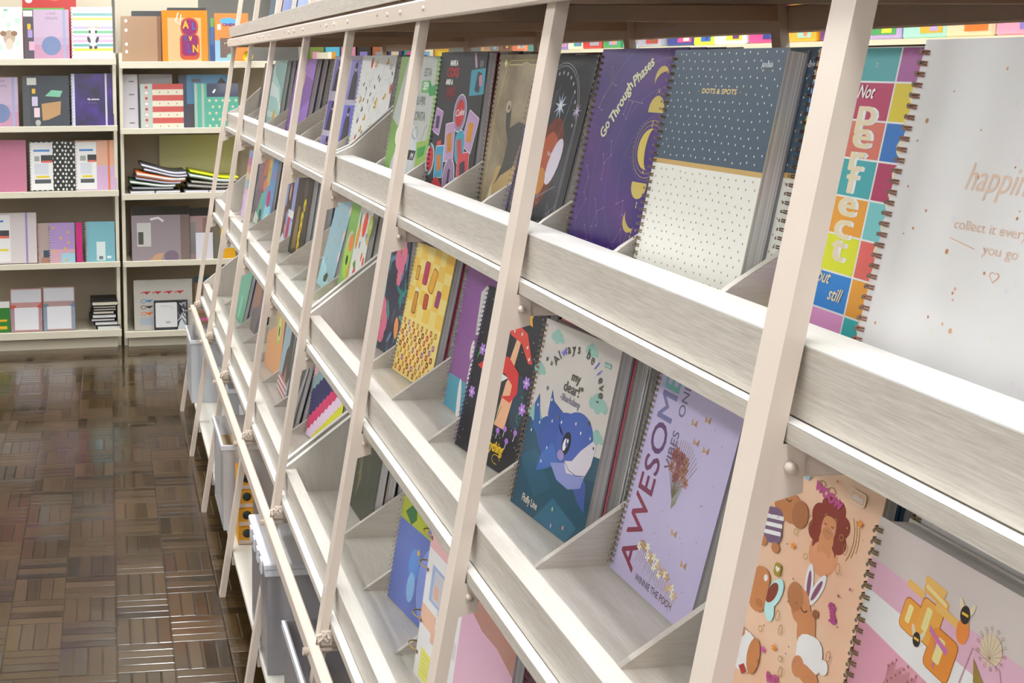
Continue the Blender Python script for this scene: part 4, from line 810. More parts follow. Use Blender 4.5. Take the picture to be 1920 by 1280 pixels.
def a_bears(a):
    a.rect(0, 0, 1, 1, '#8aa0ac'); a.up(); a.poly([(.3, .2), (.4, .5), (.6, .6), (.6, .95), (.9, 1), (1, .3), (.7, .1)], '#3a3732'); a.poly([(0, .0), (0, .20), (.9, .20), (.9, 0)], '#a56a6a'); a.up()
    for i in range(3): a.rect(0, .02+.06*i, .9, .045+.06*i, '#d9ccd0')
    a.poly([(.5, .2), (.6, .4), (.7, .2)], '#9a706c')
def a_bears2(a):
    a.rect(0, 0, 1, 1, '#4a4c48'); a.up(); a.ell(.4, .25, .02, .03, '#a0402c'); a.ell(.3, .1, .02, .02, '#5f8080')
def a_orange(a):
    a.rect(0, 0, 1, 1, '#c9986c'); a.up(); a.poly([(0, .4), (0, 1), (.5, 1), (.5, .55)], '#a39a86'); a.ell(.72, .55, .030, .055, '#a8b060'); a.up(); a.ell(.72, .55, .020, .040, '#c3c684'); a.up(); a.ell(.72, .52, .008, .018, '#3a3a26'); a.k -= 2
    for u in (.2, .42): a.arc(u, .7, .014, .05, .002, '#ded8cc')
def a_grayC(a): a.rect(0, 0, 1, 1, '#6d6468'); a.up(); a.poly([(0, .3), (0, .8), (.6, .9), (.5, .4)], '#96705f'); a.poly([(.4, .0), (.6, .3), (1, .35), (1, 0)], '#4e4a52')
def a_mintC(a): a.rect(0, 0, 1, 1, '#6aa890'); a.up(); a.ell(.5, .2, .02, .05, '#8fc0a8')

WB = ['#ffffff', '#2b3440', '#c9b8a8', '#34506b', '#7a2430', '#8f8a90']
stack('white_confetti', 'large white spiral planner with rose-gold confetti and the word happiness', 'the white confetti planner', 2, ['#f0efe9', '#9fb8c4'], art=a_confetti, cover='#f6f5f2', t=.024, spiral='#a9745e', nr=33, rr=0.00070, edge=M_PAGEW, gloss=.22)
stack('squares', 'spiral notebook with coloured squares reading Not perfect but still', 'the coloured squares notebook', 2, ['#a8324a', '#4a6b48'], art=a_squares, cover='#eeeaf0', t=.020, spiral='#6b4f44', nr=32, rr=0.00064)
stack('dots', 'navy and cream dotted spiral notebook with a gold band, frontmost of its stack', 'the gold-banded dotted notebook', 3, ['#ffffff', '#2e4a5c', '#8f8a90'], art=a_dots, cover='#f3ece0', t=.022, spiral='#8a7458', nr=34, rr=0.00064, bart=a_dots)
stack('purple', 'purple spiral notebook with golden moons and constellations reading Go Through Phases', 'the purple moon notebook', 3, ['#5b3a78', '#2b3440', '#c9b8a8'], art=a_purple, cover='#46337a', t=.020, spiral='#7d6248', nr=34, rr=0.00058)
stack('arch', 'dark spiral notebook with a silver arch, star and sunset print', 'the dark silver arch notebook', 2, ['#8f8a90', '#2b3440'], art=a_arch, cover='#404146', t=.022, spiral='#8f78b4', nr=34, rr=0.00058, gloss=.15)
stack('tan', 'sepia spiral notebook with a gold frame and dark brush strokes', 'the sepia gold-framed notebook', 3, ['#7d6a52', '#1d1d20', '#c9b8a8'], art=a_tan, cover='#8f816a', t=.018, spiral='#4f4238', nr=34, rr=0.00052)
stack('black_stickers', 'black spiral notebook covered with lilac, blue and red sticker shapes', 'the black sticker notebook', 4, ['#7a2430', '#c9b8a8', '#1d1d20', '#8f8a90'], art=a_stickers, cover='#37383c', t=.018, spiral='#2c2c2e', nr=32, rr=0.00052, back='#7a2430')
stack('green_doodle', 'green and grey notebook with doodles and lettering about a bank transfer', 'the green doodle notebook', 3, ['#4a6b48', '#8f8a90', '#f0efe9'], art=a_doodle, cover='#b9bdb8', t=.018, spiral='#b9bdb9', nr=30, rr=0.00052)
stack('white_leaf', 'white notebook sprinkled with grey leaves and small yellow and red figures', 'the white leaf-print notebook', 4, ['#8f8a90', '#2b3440', '#c9b8a8', '#8f8a90'], art=a_leaf, cover='#dfe0dd', t=.016, spiral='#a9a9a6', nr=26, rr=0.00052)
stack('photos', 'lilac notebook printed with six portraits in dark clothes', 'the lilac portrait notebook', 3, ['#3c5a80', '#1d1d20', '#8f8a90'], art=a_photos, cover='#a8a3c0', t=.018, spiral='#b7a58c', nr=24, rr=0.00058)
stack('violet', 'plain violet notebook with diagonal purple bands', 'the violet banded notebook', 5, ['#5b3a78', '#8f8a90', '#7d6a52', '#c9b8a8', '#7a2430'], art=a_violet, cover='#9a6fc4', t=.018, spiral=None)
stack('mint', 'mint striped notebook with a blonde-haired face at the bottom', 'the mint striped notebook', 3, ['#7fb0ab', '#2e4a5c', '#8f8a90'], art=a_mint, cover='#a3d0cd', t=.016, spiral=None)
notebook('darkfar', 'dark notebook at the far end of the upper tray', a_darkfar, cover='#4d474c', pose=BK['darkfar'], spiral=None)
stack('honey', 'pale pink spiral planner with honey jars, bees and a bow', 'the honey jar planner', 4, ['#ffffff', '#c9b8a8', '#f0efe9', '#8f8a90'], grow=.006, back='#f0efe9', art=a_honey, cover='#bdb4b0', t=.026, spiral='#8f7d54', nr=30, rr=0.00075, edge=M_PAGEW)
stack('capy', 'peach notebook printed with cartoon capybaras in costumes', 'the capybara notebook', 4, ['#34506b', '#1d1d20', '#34506b', '#2b3440'], art=a_capy, cover='#d5ae92', t=.016, spiral=None, back='#34506b')
stack('awesome', 'lilac spiral notebook reading AWESOME VIBES ONLY with a bouquet of flowers', 'the lilac AWESOME notebook', 3, ['#7fb0ab', '#1d1d20', '#7fb0ab'], art=a_awesome, cover='#aca4c2', t=.018, spiral='#8a7a4e', nr=36, rr=0.00058)
stack('shark', 'white and deep blue spiral notebook with a cartoon shark, frontmost of its stack', 'the cartoon shark notebook', 6, grow=.003, backs=['#c96b7a', '#ffffff', '#e08a3a', '#7fb0ab', '#ffffff', '#2b3440'], art=a_shark, cover='#bcb7b1', t=.020, spiral='#a27f6c', nr=34, rr=0.00058)
stack('mushroom', 'black spiral notebook with red mushrooms and yellow script lettering', 'the black mushroom notebook', 3, ['#1d1d20', '#5b3a78', '#7fb0ab'], art=a_mush, cover='#232429', t=.018, spiral='#8a78a8', nr=34, rr=0.00058)
stack('cat', 'purple and turquoise spiral notebook with a torn white paper shape', 'the purple turquoise notebook', 3, ['#5b3a78', '#ffffff', '#7fb0ab'], art=a_cat, cover='#7e4f88', t=.018, spiral='#b8b0c0', nr=34, rr=0.00052)
stack('yellow', 'yellow spiral notebook printed with small jars, phones and bottles', 'the yellow patterned notebook', 4, ['#a8324a', '#ffffff', '#3c5a80', '#ffffff'], art=a_yellow, cover='#d9bf72', t=.018, spiral='#b3a48c', nr=32, rr=0.00052)
stack('floral', 'dark notebook with pink hibiscus flowers and teal leaves', 'the dark hibiscus notebook', 3, ['#1d1d20', '#34506b', '#4a6b48'], art=a_floral, cover='#33374a', t=.016, spiral='#4c4c54', nr=28, rr=0.00052)
stack('fruit', 'green and white notebook printed with oranges, avocados and berries', 'the fruit-print notebook', 2, ['#4a6b48', '#f0efe9'], art=a_fruit, cover='#c9ccc6', t=.016, spiral=None)
stack('lightblue', 'light blue notebook with small scattered figures, leaning back', 'the light blue notebook', 3, ['#1d1d20', '#2e4a5c', '#c9b8a8'], art=a_lblue, cover='#8fb4c0', t=.014, spiral=None)
stack('sunflower', 'dark brown notebook with a row of yellow blossoms', 'the dark yellow-blossom notebook', 4, ['#9fb8c4', '#8f8a90', '#d8c9da', '#3c5a80'], art=a_sunfl, cover='#3a362f', t=.018, spiral=None)
stack('magazine', 'blue notebook printed with a long-haired person in a crimson top', 'the blue long-hair notebook', 2, ['#2b3440', '#c9b8a8'], art=a_magaz, cover='#8390bc', t=.014, spiral=None)
stack('toon', 'notebook with a teal, rust and blue cartoon scene and a tall yellow patch', 'the teal cartoon notebook', 3, ['#3c5a80', '#7d6a52', '#8f8a90'], art=a_toon, cover='#6c93bc', t=.014, spiral=None)
stack('pinkrain', 'pastel notebook with rainbow stripes over lilac at the far end', 'the pastel rainbow notebook', 2, ['#d8c9da', '#9fb8c4'], art=a_pinkr, cover='#c4a6cc', t=.014, spiral=None)
BK['maroonC'] = ('C', .490, 1.455-.03, -2, 8, .20, .262)
stack('pinkC', 'pink notebook with a brown wash along its top in the lower tray', 'the pink and brown notebook', 2, ['#c96b7a', '#c9b8a8'], art=a_pinkC, cover='#c79fb4', t=.016, spiral=None)
stack('maroonC', 'dark maroon spiral notebook beside the pink one in the lower tray', 'the maroon spiral notebook', 1, ['#1d1d20'], art=lambda a: a.rect(0, 0, 1, 1, '#4a2a34'), cover='#4a2a34', t=.018, spiral='#5a3c44', nr=30)
# planner with large open rings
e = notebook('ring', 'pale pink planner with large brass rings in the lower tray', a_ring, cover='#d5cfd0', pose=BK['ring'], spiral=None, t=.020)
for v in (.14, .34, .66, .86):
    q = MB(); q.tube([(-.014+.022*math.cos(t_), v*.275+.002*math.sin(t_), -.010+.017*math.sin(t_)) for t_ in [2*math.pi*i/18 for i in range(18)]], .0012, mat('#c9a95c', .3, .5), 6, True)
    q.ms and None; q.build('ring', e)
q = MB(); q.add([(.004+.0035*math.cos(t_)+.002, v*.275+.0035*math.sin(t_), .0012) for v in (.14,) for t_ in [i*math.pi/4 for i in range(8)]], [list(range(8))], mat('#8a5a50', .5))
for v in (.34, .66, .86): q.add([(.006+.0035*math.cos(t_), v*.275+.0035*math.sin(t_), .0012) for t_ in [i*math.pi/4 for i in range(8)]], [list(range(8))], mat('#8a5a50', .5))
q.build('punched_holes', e)
stack('bluecar', 'blue and lime spiral notebook with round shapes in the lower tray', 'the blue and lime notebook', 2, ['#c96b7a', '#ffffff'], art=a_bluecar, cover='#6070b0', t=.016, spiral='#bdb9bd', nr=28, rr=0.00052)
stack('darkgreen', 'dark olive notebook with a faint golden figure in the lower tray', 'the dark olive notebook', 5, ['#c9b8a8', '#1d1d20', '#7d6a52', '#c9b8a8', '#1d1d20'], art=a_dgreen, cover='#41443a', t=.020, spiral=None, back='#1d1d20')
stack('zigzag', 'navy spiral notebook with pink, lime and white zigzag stripes', 'the zigzag notebook', 2, ['#2b3440', '#8f8a90'], art=a_zig, cover='#22304a', t=.016, spiral='#b7a9b4', nr=28, rr=0.00058)
stack('puma', 'black and silver notebook standing next to the zigzag one', 'the black and silver notebook', 2, ['#1d1d20', '#8f8a90'], art=a_puma, cover='#2c2a2a', t=.014, spiral=None)
stack('bears', 'grey-blue notebook with dark animal shapes above red and white bands', 'the grey-blue animal notebook', 3, ['#1d1d20', '#7fb0ab', '#8f8a90'], art=a_bears, cover='#8aa0ac', t=.014, spiral=None)
stack('orange', 'tan notebook with an avocado print in the lower tray', 'the tan avocado notebook', 2, ['#c9b8a8', '#8f8a90'], art=a_orange, cover='#c9986c', t=.014, spiral=None)
stack('grayC', 'brown and slate notebook toward the far end of the lower tray', 'the brown and slate notebook', 3, ['#1d1d20', '#8f8a90', '#7d6a52'], art=a_grayC, cover='#6d6468', t=.016, spiral=None)
stack('mintC', 'mint green notebook at the far end of the lower tray', 'the mint green notebook', 3, ['#5b3a78', '#8f8a90', '#7d6a52'], art=a_mintC, cover='#6aa890', t=.016, spiral=None)
# notebooks in the top tray, seen past the posts
for y_, c_, l_ in ((4.55, '#34506b', 'dark blue notebook standing in the top tray, farthest of the four'), (4.20, '#7f93cc', 'periwinkle notebook standing in the top tray'), (3.86, '#9fb2dc', 'pale blue notebook standing in the top tray'), (3.50, '#e9e4ee', 'white and pink notebook standing in the top tray, nearest of the four')):
    e = thing('notebook', l_, 'notebook', (.585, y_, HC+.1115), 0, 'notebooks in the top tray')
    for nm, x0, x1, m_ in (('front_cover', 0, .0012, mat(c_, .4)), ('page_block', .0014, .0166, M_PAGE), ('back_cover', .0168, .018, mat('#3c4450', .4))):
        q = MB(); q.prism([(x0, 0), (x1, 0), (x1+.045, .27), (x0+.045, .27)], -.2, 0, m_); q.build(nm, e)

# ------------------------------------------------------------------ wall shelving at the end of the aisle
MS = mat('#ddd6c2', .45); MSD = mat('#cfc7b2', .5)
def gondola(name, label, x, y, rz, w, shelves, hdr, depth=.36):
    t = thing(name, label, 'shelving', (x, y, 0), rz)
    q = MB(); q.box(0, w, depth, depth+.02, 0, 1.53, noisy('back_board', '#c2b49e', '#c9bca8', 3, .6)); q.box(hdr[0], hdr[1], depth, depth+.02, 1.531, 2.3, MSD); q.build('back_panel', t)
    for sx in (0, w-.018):
        q = MB(); q.prism([(0, 0), (.018, 0), (.018, 1.58), (0, 1.58)], .06, depth-.001, MS)
        q.build('side_panel', t, (sx, 0, 0))
    for z0, z1 in shelves:
        q = MB(); q.box(.019, w-.019, .012, depth-.001, z1-.022, z1-.010, MSD); q.box(.0, w, 0, .012, z0, z1, MS, .002); q.build('shelf', t)
    q = MB(); q.box(.02, w-.02, .03, .045, 0, .055, MSD); q.build('kick_plate', t)
    return t
def zc(v): return HC+v
SHL = [(zc(-.003), zc(.031)), (zc(-.349), zc(-.318)), (zc(-.695), zc(-.661)), (zc(-1.077), zc(-1.046)), (zc(-1.458), zc(-1.417))]
SHR = [(zc(-.022), zc(.014)), (zc(-.366), zc(-.335)), (zc(-.716), zc(-.682)), (zc(-1.078), zc(-1.046)), (zc(-1.467), zc(-1.432))]
RZ = R(2.6)
UL = (-1.10, 6.53, RZ); UR = (.066, 6.525, RZ)
gondola('wall_shelving', 'cream metal wall shelving left of the gap, packed with planners', -1.04, 6.48, RZ, 1.09, SHL, (0, 1.09))
gondola('wall_shelving', 'cream metal wall shelving right of the gap, holding folders and packs', .066, 6.52, RZ, 1.15, SHR, (0, .46))
def pos(px, side):
    """x across the shelving front, in metres, for a place along the shelf"""
    return -.569+px*.002835
def item(name, label, cat, px0, px1, z0, h, d, side, art=None, cover='#ffffff', t=.03, group=None, spiral=None, parts='book', tilt=6, gloss=.35, nr=16, elastic=None, yoff=0.0, edge=None):
    """something standing upright on a wall shelf, front face toward the aisle"""
    x0 = pos(px0, side); w_ = (px1-px0)*.002835
    yb = 6.535+yoff+d+math.tan(RZ)*(x0+.5)*.5
    e = bpy.data.objects.new(name, None); col.objects.link(e); e.empty_display_size = .03
    U = Vector((math.cos(RZ), math.sin(RZ), 0)); tl = R(tilt); V = Vector((-math.sin(RZ)*math.sin(tl), math.sin(tl), math.cos(tl))); Nn = U.cross(V)
    Mx = Matrix((U, V, Nn)).transposed().to_4x4(); Mx.translation = (x0, yb, z0+t*math.sin(tl)); e.matrix_world = Mx
    tag(e, label, cat, group)
    q = MB(); q.box(0, w_, 0, h, -.0015, 0, mat(cover, gloss)); 
    if art: a = Art(q, w_, h, 0, gloss); art(a)
    q.build('front_cover' if parts == 'book' else 'front', e)
    q = MB(); q.box(.003, w_-.002, .002, h-.002, -t+.0017, -.0017, edge or M_PAGE); q.build('page_block' if parts == 'book' else 'filling', e)
    q = MB(); q.box(0, w_, 0, h, -t, -t+.0015, mat(cover, .4)); q.build('back_cover' if parts == 'book' else 'back', e)
    if spiral:
        q = MB(); ringloop(q, 0, h, t, nr, mat(spiral, .35, .3), .0022, 6, dbl=False); q.build('spiral_binding', e)
    if elastic:
        q = MB(); q.box(w_*.80, w_*.80+.010, -.001, h+.001, .001, .0025, mat(elastic, .6)); q.build('elastic_band', e)
    return e
zL = [s_[1]-.0095 for s_ in SHL]; zR = [s_[1]-.0095 for s_ in SHR]
G1 = 'planners on the left wall shelving'; G2 = 'packs and folders on the right wall shelving'
def w_mint(a):
    a.up(); r = random.Random(5)
    for i in range(12): a.ell(r.uniform(.05, .95), r.uniform(.05, .95), .012, .016, r.choice(['#d8e2da', '#bfdcc8', '#e8cdd2', '#cfd8d0']), n=10)
    a.ell(.45, .94, .012, .006, '#7fb894'); a.ell(.55, .42, .030, .04, '#b5a08c'); a.up(); a.ell(.35, .5, .016, .014, '#8f6e54'); a.ell(.72, .5, .016, .014, '#8f6e54'); a.ell(.55, .3, .02, .03, '#cfc2b0')
def w_lilac(a):
    a.up(); a.rect(0, 0, .22, 1, '#4f4a52'); a.rect(.22, .45, 1, 1, '#bda7bd'); a.rect(.22, 0, 1, .3, '#b98aa2'); a.up(); a.rect(0, .86, .20, .98, '#d5d2d2'); a.bubble(.12, .66, .018, .030, '#e0b03a', 0, .004); a.bubble(.14, .52, .024, .040, '#a48cc4'); a.bubble(.17, .28, .028, .046, '#d8a2b8'); a.text('DREAMS', .62, .80, .014, '#8a7896', xs=.9); a.text('a little', .6, .90, .014, '#8a7896', shear=.3); a.ell(.60, .28, .05, .05, '#6f7fa6'); a.rect(.86, 0, .92, 1, '#9aa0c4')
def w_stripe(a):
    a.up(); cs = ['#cfcbe2', '#e9e6ee', '#dcc94e', '#6fa7a6', '#dba8c4', '#e2b6cc', '#7ebc92', '#b9b4dc', '#d8d4e8', '#dccf7a', '#7fb0ae', '#dcc4dc']
    for i, c in enumerate(cs): a.rect(.04, i/12, 1, (i+.62)/12, c)
    a.up(); a.ell(.52, .34, .020, .030, '#e9e6e4'); a.ell(.52, .53, .022, .022, '#efecea'); a.up()
    for sx in (-1, 1): a.ell(.52+.09*sx, .62, .007, .008, '#d8c98a'); a.ell(.52+.075*sx, .53, .006, .009, '#3c3e42'); a.ell(.52+.10*sx, .38, .008, .018, '#3c3e42', -20*sx); a.ell(.52+.06*sx, .235, .009, .009, '#3c3e42')
    a.ell(.52, .345, .010, .014, '#e6c4d2')
def w_dark(a):
    a.up(); a.rect(0, 0, .16, 1, '#4c4e50'); a.up(); a.rect(.10, .82, .30, .96, '#c9c9c4'); a.bubble(.24, .70, .018, .026, '#e0b03a'); a.bubble(.26, .50, .03, .05, '#c4bcd8'); a.bubble(.30, .28, .03, .05, '#dcc4cc'); a.ell(.32, .08, .014, .016, '#a8a8a4'); a.poly([(.42, .12), (.40, .45), (.82, .50), (.80, .24), (.55, .14)], '#b48e62'); a.up(); a.poly([(.48, .60), (.62, .72), (.86, .70), (.80, .58)], '#7cc0a0')
def w_univ(a):
    P = noisy('nebula_print', '#2e2a40', '#4c3088', 9, .3); a.up(); a.rect(0, 0, 1, 1, P); a.up(); a.rect(0, 0, .08, 1, '#c4cbe0'); a.text('My universe', .52, .50, .010, '#e4dff0', xs=.9, bold=.0005); a.text('by moments', .5, .44, .006, '#8a80a8')
def w_band(cover2, dots):
    def f(a):
        a.up()
        if dots:
            for i in range(7):
                for j in range(13): a.ell((i+.5*(j % 2)+.25)/7, (j+.5)/13, .0055, .0065, '#e8e8e4', n=10)
        else: a.rect(0, 0, 1, .5, '#c8a8c8')
        a.up(); b_ = .62 if dots else .52; a.rect(0, .03, b_, .97, '#e3e3e3'); a.up(); a.rect(.10, .79, b_-.08, .83, '#4a86c8'); a.rect(.12, .60, .26, .70, '#9aa09c'); a.rect(.30, .58, b_, .72, '#3e4042'); a.rect(.32, .57, b_-.02, .61, '#d86a5a'); a.rect(.12, .34, b_-.12, .56, '#cfd3da'); a.rect(.16, .27, b_-.10, .31, '#ddc81e'); a.rect(.12, .16, b_-.06, .24, '#55585a')
    return f
def w_galaxy(a):
    a.up(); a.rect(0, .3, 1, 1, '#a88cc0'); a.rect(0, 0, 1, .34, '#c9a0ac'); a.rect(.45, 0, 1, .24, '#9cc4d6'); a.up()
    for u, v in ((.14, .88), (.74, .76), (.45, .62), (.18, .30), (.76, .50), (.6, .36), (.66, .06)): a.ell(u, v, .007, .007, '#dcb03c', n=8)
def w_teal(a):
    a.up(); a.rect(.36, .03, .66, .50, '#d3dfe0'); a.up(); a.rect(.44, .06, .58, .14, '#6c7478'); a.rect(.72, .08, .86, .14, '#e3f0f0')
item('planner', 'white planner with green and pink florals at the left of the top shelf', 'planner', -6, 48, zL[0], .275, .03, 'L', w_mint, '#e3e6e2', .03, G1)
item('planner', 'lilac and pink planner with a dark spine band on the top shelf', 'planner', 50, 133, zL[0], .262, .03, 'L', w_lilac, '#b79cb4', .03, G1)
item('planner', 'white spiral planner with pastel stripes and a small panda', 'planner', 137, 213, zL[0], .275, .03, 'L', w_stripe, '#ebe8f0', .03, G1, '#b79ca0')
item('gift_pack', 'red pack with a green lower edge standing behind the top shelf planners', 'pack', 46, 146, zL[0], .345, .16, 'L', lambda a: (a.up(), a.rect(.0, .72, .78, .80, '#5fae4a'), a.ell(.12, .93, .02, .02, '#d8d8d8'), a.ell(.6, .95, .03, .015, '#d8684a')), '#b5302c', .03, G1, parts='pack', edge=mat('#b5302c', .5))
item('planner', 'lilac planner cut by the left frame edge on the second shelf', 'planner', -46, 36, zL[1], .262, .03, 'L', w_lilac, '#b79cb4', .03, G1)
item('planner', 'charcoal planner with a beige bag and green shape on the second shelf', 'planner', 44, 130, zL[1], .268, .03, 'L', w_dark, '#3f444c', .035, G1)
item('planner', 'dark purple space planner reading My universe with a white elastic', 'planner', 134, 212, zL[1], .278, .03, 'L', w_univ, '#2e2a44', .03, G1, '#b8a8b4', elastic='#c6c6d4')
item('planner', 'plain pink glossy planner at the left of the third shelf', 'planner', -30, 47, zL[2], .275, .03, 'L', None, '#c07a94', .035, G1, gloss=.12)
item('planner', 'black planner with white dots and a white paper band', 'planner', 54, 122, zL[2], .268, .03, 'L', w_band('#2e302c', True), '#30322e', .035, G1, '#c9b8bc')
item('planner', 'narrow black planner with white dots leaning behind the banded ones', 'planner', 118, 137, zL[2], .266, .034, 'L', lambda a: [a.up()]+[a.ell((i+.5*(j % 2)+.3)/2, (j+.5)/13, .0055, .0065, '#e8e8e4', n=8) for i in range(2) for j in range(13)], '#30322e', .03, G1)
item('planner', 'peach and lilac planner with a white paper band and orange elastic', 'planner', 138, 214, zL[2], .268, .03, 'L', w_band('#dba88c', False), '#d9a990', .035, G1, '#c9a0a0', elastic='#d87a4a')
item('planner', 'white planner with a paper band at the left of the fourth shelf', 'planner', -40, 62, zL[3], .270, .03, 'L', lambda a: (a.up(), a.rect(.1, .04, .52, .96, '#e0e0e0'), a.up(), a.rect(.1, .55, .50, .66, '#3e4042'), a.rect(.12, .50, .5, .55, '#d86a5a'), a.rect(.2, .25, .48, .29, '#ddc81e'), a.rect(.12, .82, .4, .86, '#4a86c8')), '#cfc6c6', .05, G1, elastic='#8f8ac0')
item('planner', 'grey-brown disc-bound planner half hidden on the fourth shelf', 'planner', 64, 92, zL[3], .215, .035, 'L', lambda a: (a.up(), a.rect(.35, .12, 1, .32, '#3c4c5c'), a.rect(.2, 0, 1, .14, '#a87a6c')), '#ab9a94', .02, G1, '#b88a90')
item('planner', 'lilac planner with yellow stars and a pale blue corner', 'planner', 86, 133, zL[3], .215, .03, 'L', w_galaxy, '#a88cc0', .025, G1, '#d3cbe0')
item('planner', 'slim magenta planner between the lilac and the turquoise one', 'planner', 136, 147, zL[3], .215, .034, 'L', None, '#c8287c', .02, G1)
item('planner', 'turquoise disc-bound planner with a white label', 'planner', 154, 209, zL[3], .216, .03, 'L', w_teal, '#79b3c0', .03, G1, '#c9a4a8')
def w_board(c1, c2):
    def f(a): a.up(); a.rect(.03, .68, .97, .98, '#c9c9ce'); a.rect(.0, .0, .15, .6, c1); a.rect(.9, 0, 1, .6, c1); a.poly([(0, .62), (.14, .62), (.22, .54), (0, .54)], c2); a.poly([(1, .68), (.84, .58), (.78, .54), (1, .54)], c2); a.up(); a.rect(.12, .04, .88, .56, '#dcdce2')
    return f
item('activity_pack', 'yellow and green pack cut by the left frame edge on the lowest shelf', 'pack', -20, 7, zL[4], .165, .03, 'L', lambda a: (a.up(), a.rect(0, 0, 1, .8, '#2f7a2c'), a.up(), a.rect(.1, .1, .8, .2, '#e0b020'), a.rect(.1, .35, .8, .42, '#e0b020')), '#dcdcd8', .02, G2, parts='pack')
item('whiteboard_pack', 'small whiteboard pack with red corners on the lowest shelf', 'pack', 9, 68, zL[4], .232, .03, 'L', w_board('#a98a92', '#c4503c'), '#b98a8a', .02, 'whiteboard packs on the lowest left shelf', parts='pack')
item('whiteboard_pack', 'small whiteboard pack with a blue-grey side on the lowest shelf', 'pack', 70, 130, zL[4], .236, .03, 'L', w_board('#8a96a8', '#6c7c94'), '#a98a88', .02, 'whiteboard packs on the lowest left shelf', parts='pack')
# pile of small books
names = ['bottom', 'second from the bottom', 'third from the bottom', 'fourth from the bottom', 'fourth from the top', 'third from the top', 'second from the top', 'topmost']
zz = zL[4]; offs = [(.488, .13), (.475, .13), (.455, .135), (.462, .135), (.466, .12), (.468, .13), (.468, .13), (.462, .145)]
for i, (x0, w_) in enumerate(offs):
    h_ = [.024, .022, .016, .022, .018, .013, .013, .024][i]; x0 = x0-.60+.02
    e = thing('pocket_book', 'small black-covered book, %s in the pile on the lowest shelf' % names[i], 'book', (x0+.005, 6.56, zz+.0005), RZ, 'pile of small books')
    q = MB(); q.box(0, w_, 0, .19, 0, .003, mat('#26272a', .5)); q.box(0, w_, 0, .19, h_-.003, h_, mat('#26272a', .5)); q.build('cover', e)
    q = MB(); q.box(.008, w_-.004, .003, .185, .0032, h_-.0032, M_PAGEW if i < 4 else pages('cream_edges', '#c9c0ac', '#efe8d4')); q.build('page_block', e)
    zz += h_+.0008
# right unit
def w_kraft(a):
    a.up(); a.rect(.9, 0, 1, 1, '#866650'); a.up()
    for v in (.93-.03, .70, .40, .24): a.ell(.12, v, .008, .009, '#e2dcd4'); a.ell(.12, v+.02, .006, .004, '#ffffff', n=8)
def w_orange(a):
    a.up(); a.rect(.12, .02, .86, .86, '#f0ae80'); a.up(); a.bubble(.60, .30, .105, .135, '#b8543c', 0, .025); a.bubble(.60, .68, .095, .10, '#b8543c', 0, .04); a.up(); a.bubble(.60, .33, .085, .11, '#8a3a68', 0, .02); a.bubble(.60, .68, .075, .08, '#8a3a68', 0, .03); a.up()
    for ch, u, v, c, s_ in (('A', .52, .66, '#dcae2c', .040), ('L', .62, .66, '#9a2c74', .040), ('L', .70, .64, '#4a6cb0', .036), ('E', .52, .42, '#4c5c9c', .03), ('V', .62, .42, '#e0b828', .024), ('L', .60, .20, '#4a5ca0', .046), ('N', .73, .20, '#dcae2c', .040)): a.text(ch, u, v, s_, c, bold=.0016, xs=.8)
    a.up(); a.line([(.36, .96), (.30, .80), (.40, .72), (.42, .92)], .006, '#fbe6d0')
def w_toy(a):
    a.up(); a.rect(0, 0, .5, .45, '#86b4dc'); a.poly([(.15, .1), (.15, .5), (.45, .5), (.5, .1)], '#6f5a50'); a.ell(.40, .84, .045, .018, '#58a4dc'); a.up(); a.text('CINEMA', .45, .74, .015, '#5a3a86', bold=.0012); a.bubble(.13, .72, .02, .03, '#f4ddc8'); a.ell(.45, .12, .02, .016, '#7ab0ac'); a.ell(.52, .55, .02, .012, '#4a4438')
item('ring_binder_refill', 'kraft brown punched folder in clear film on the top right shelf', 'folder', 229, 303, zR[0], .245, .03, 'R', w_kraft, '#a4856a', .03, G2, gloss=.15, parts='pack')
item('gift_bag', 'bright orange plastic pack with a red lettered shape', 'pack', 305, 390, zR[0], .275, .02, 'R', w_orange, '#f0882e', .03, G2, gloss=.12, parts='pack', edge=mat('#e8903c', .4))
item('folder', 'thin green and blue folder squeezed beside the orange packs', 'folder', 396, 403, zR[0], .235, .035, 'R', lambda a: (a.up(), a.rect(0, .8, 1, 1, '#6aa04a'), a.rect(0, 0, 1, .4, '#2f4f8c')), '#46689c', .03, G2, parts='pack')
item('picture_pack', 'orange pack with a blue cloud logo on the top right shelf', 'pack', 404, 468, zR[0], .262, .03, 'R', w_toy, '#d8823a', .02, G2, parts='pack')
q = MB(); q.ell = None
e = thing('round_tag', 'round yellow price tag under the end of the top rail', 'tag', (pos(462, 0), 6.50, zR[0]+.035)); q = MB(); q.cyl((0, 0, 0), (0, .002, 0), .028, mat('#ecc41c', .5), 20); q.build('disc', e)
for k_, (a_, b_, z_) in enumerate(((250, 322, .2785), (318, 392, .296))):
    item('black_folder', 'black flat folder edge standing behind, %s' % ('lower one on the left', 'higher one on the right')[k_], 'folder', a_, b_, zR[0], z_, .17, 'R', None, '#3a3c3e', .03, G2, parts='pack', edge=mat('#333333', .5))
item('ring_binder', 'white ring binder with grey marks at the left of the second right shelf', 'binder', 230, 258, zR[1], .290, .05, 'R', lambda a: [a.up()]+[a.rect(.40, v, .75, v+.02, '#6c6870') for v in (.10, .36, .62, .86)], '#c9c6cc', .03, G2, parts='pack')
item('ring_binder', 'pale grey ring binder behind the red striped organizer', 'binder', 260, 324, zR[1], .290, .09, 'R', None, '#b8b7ba', .03, G2, parts='pack')
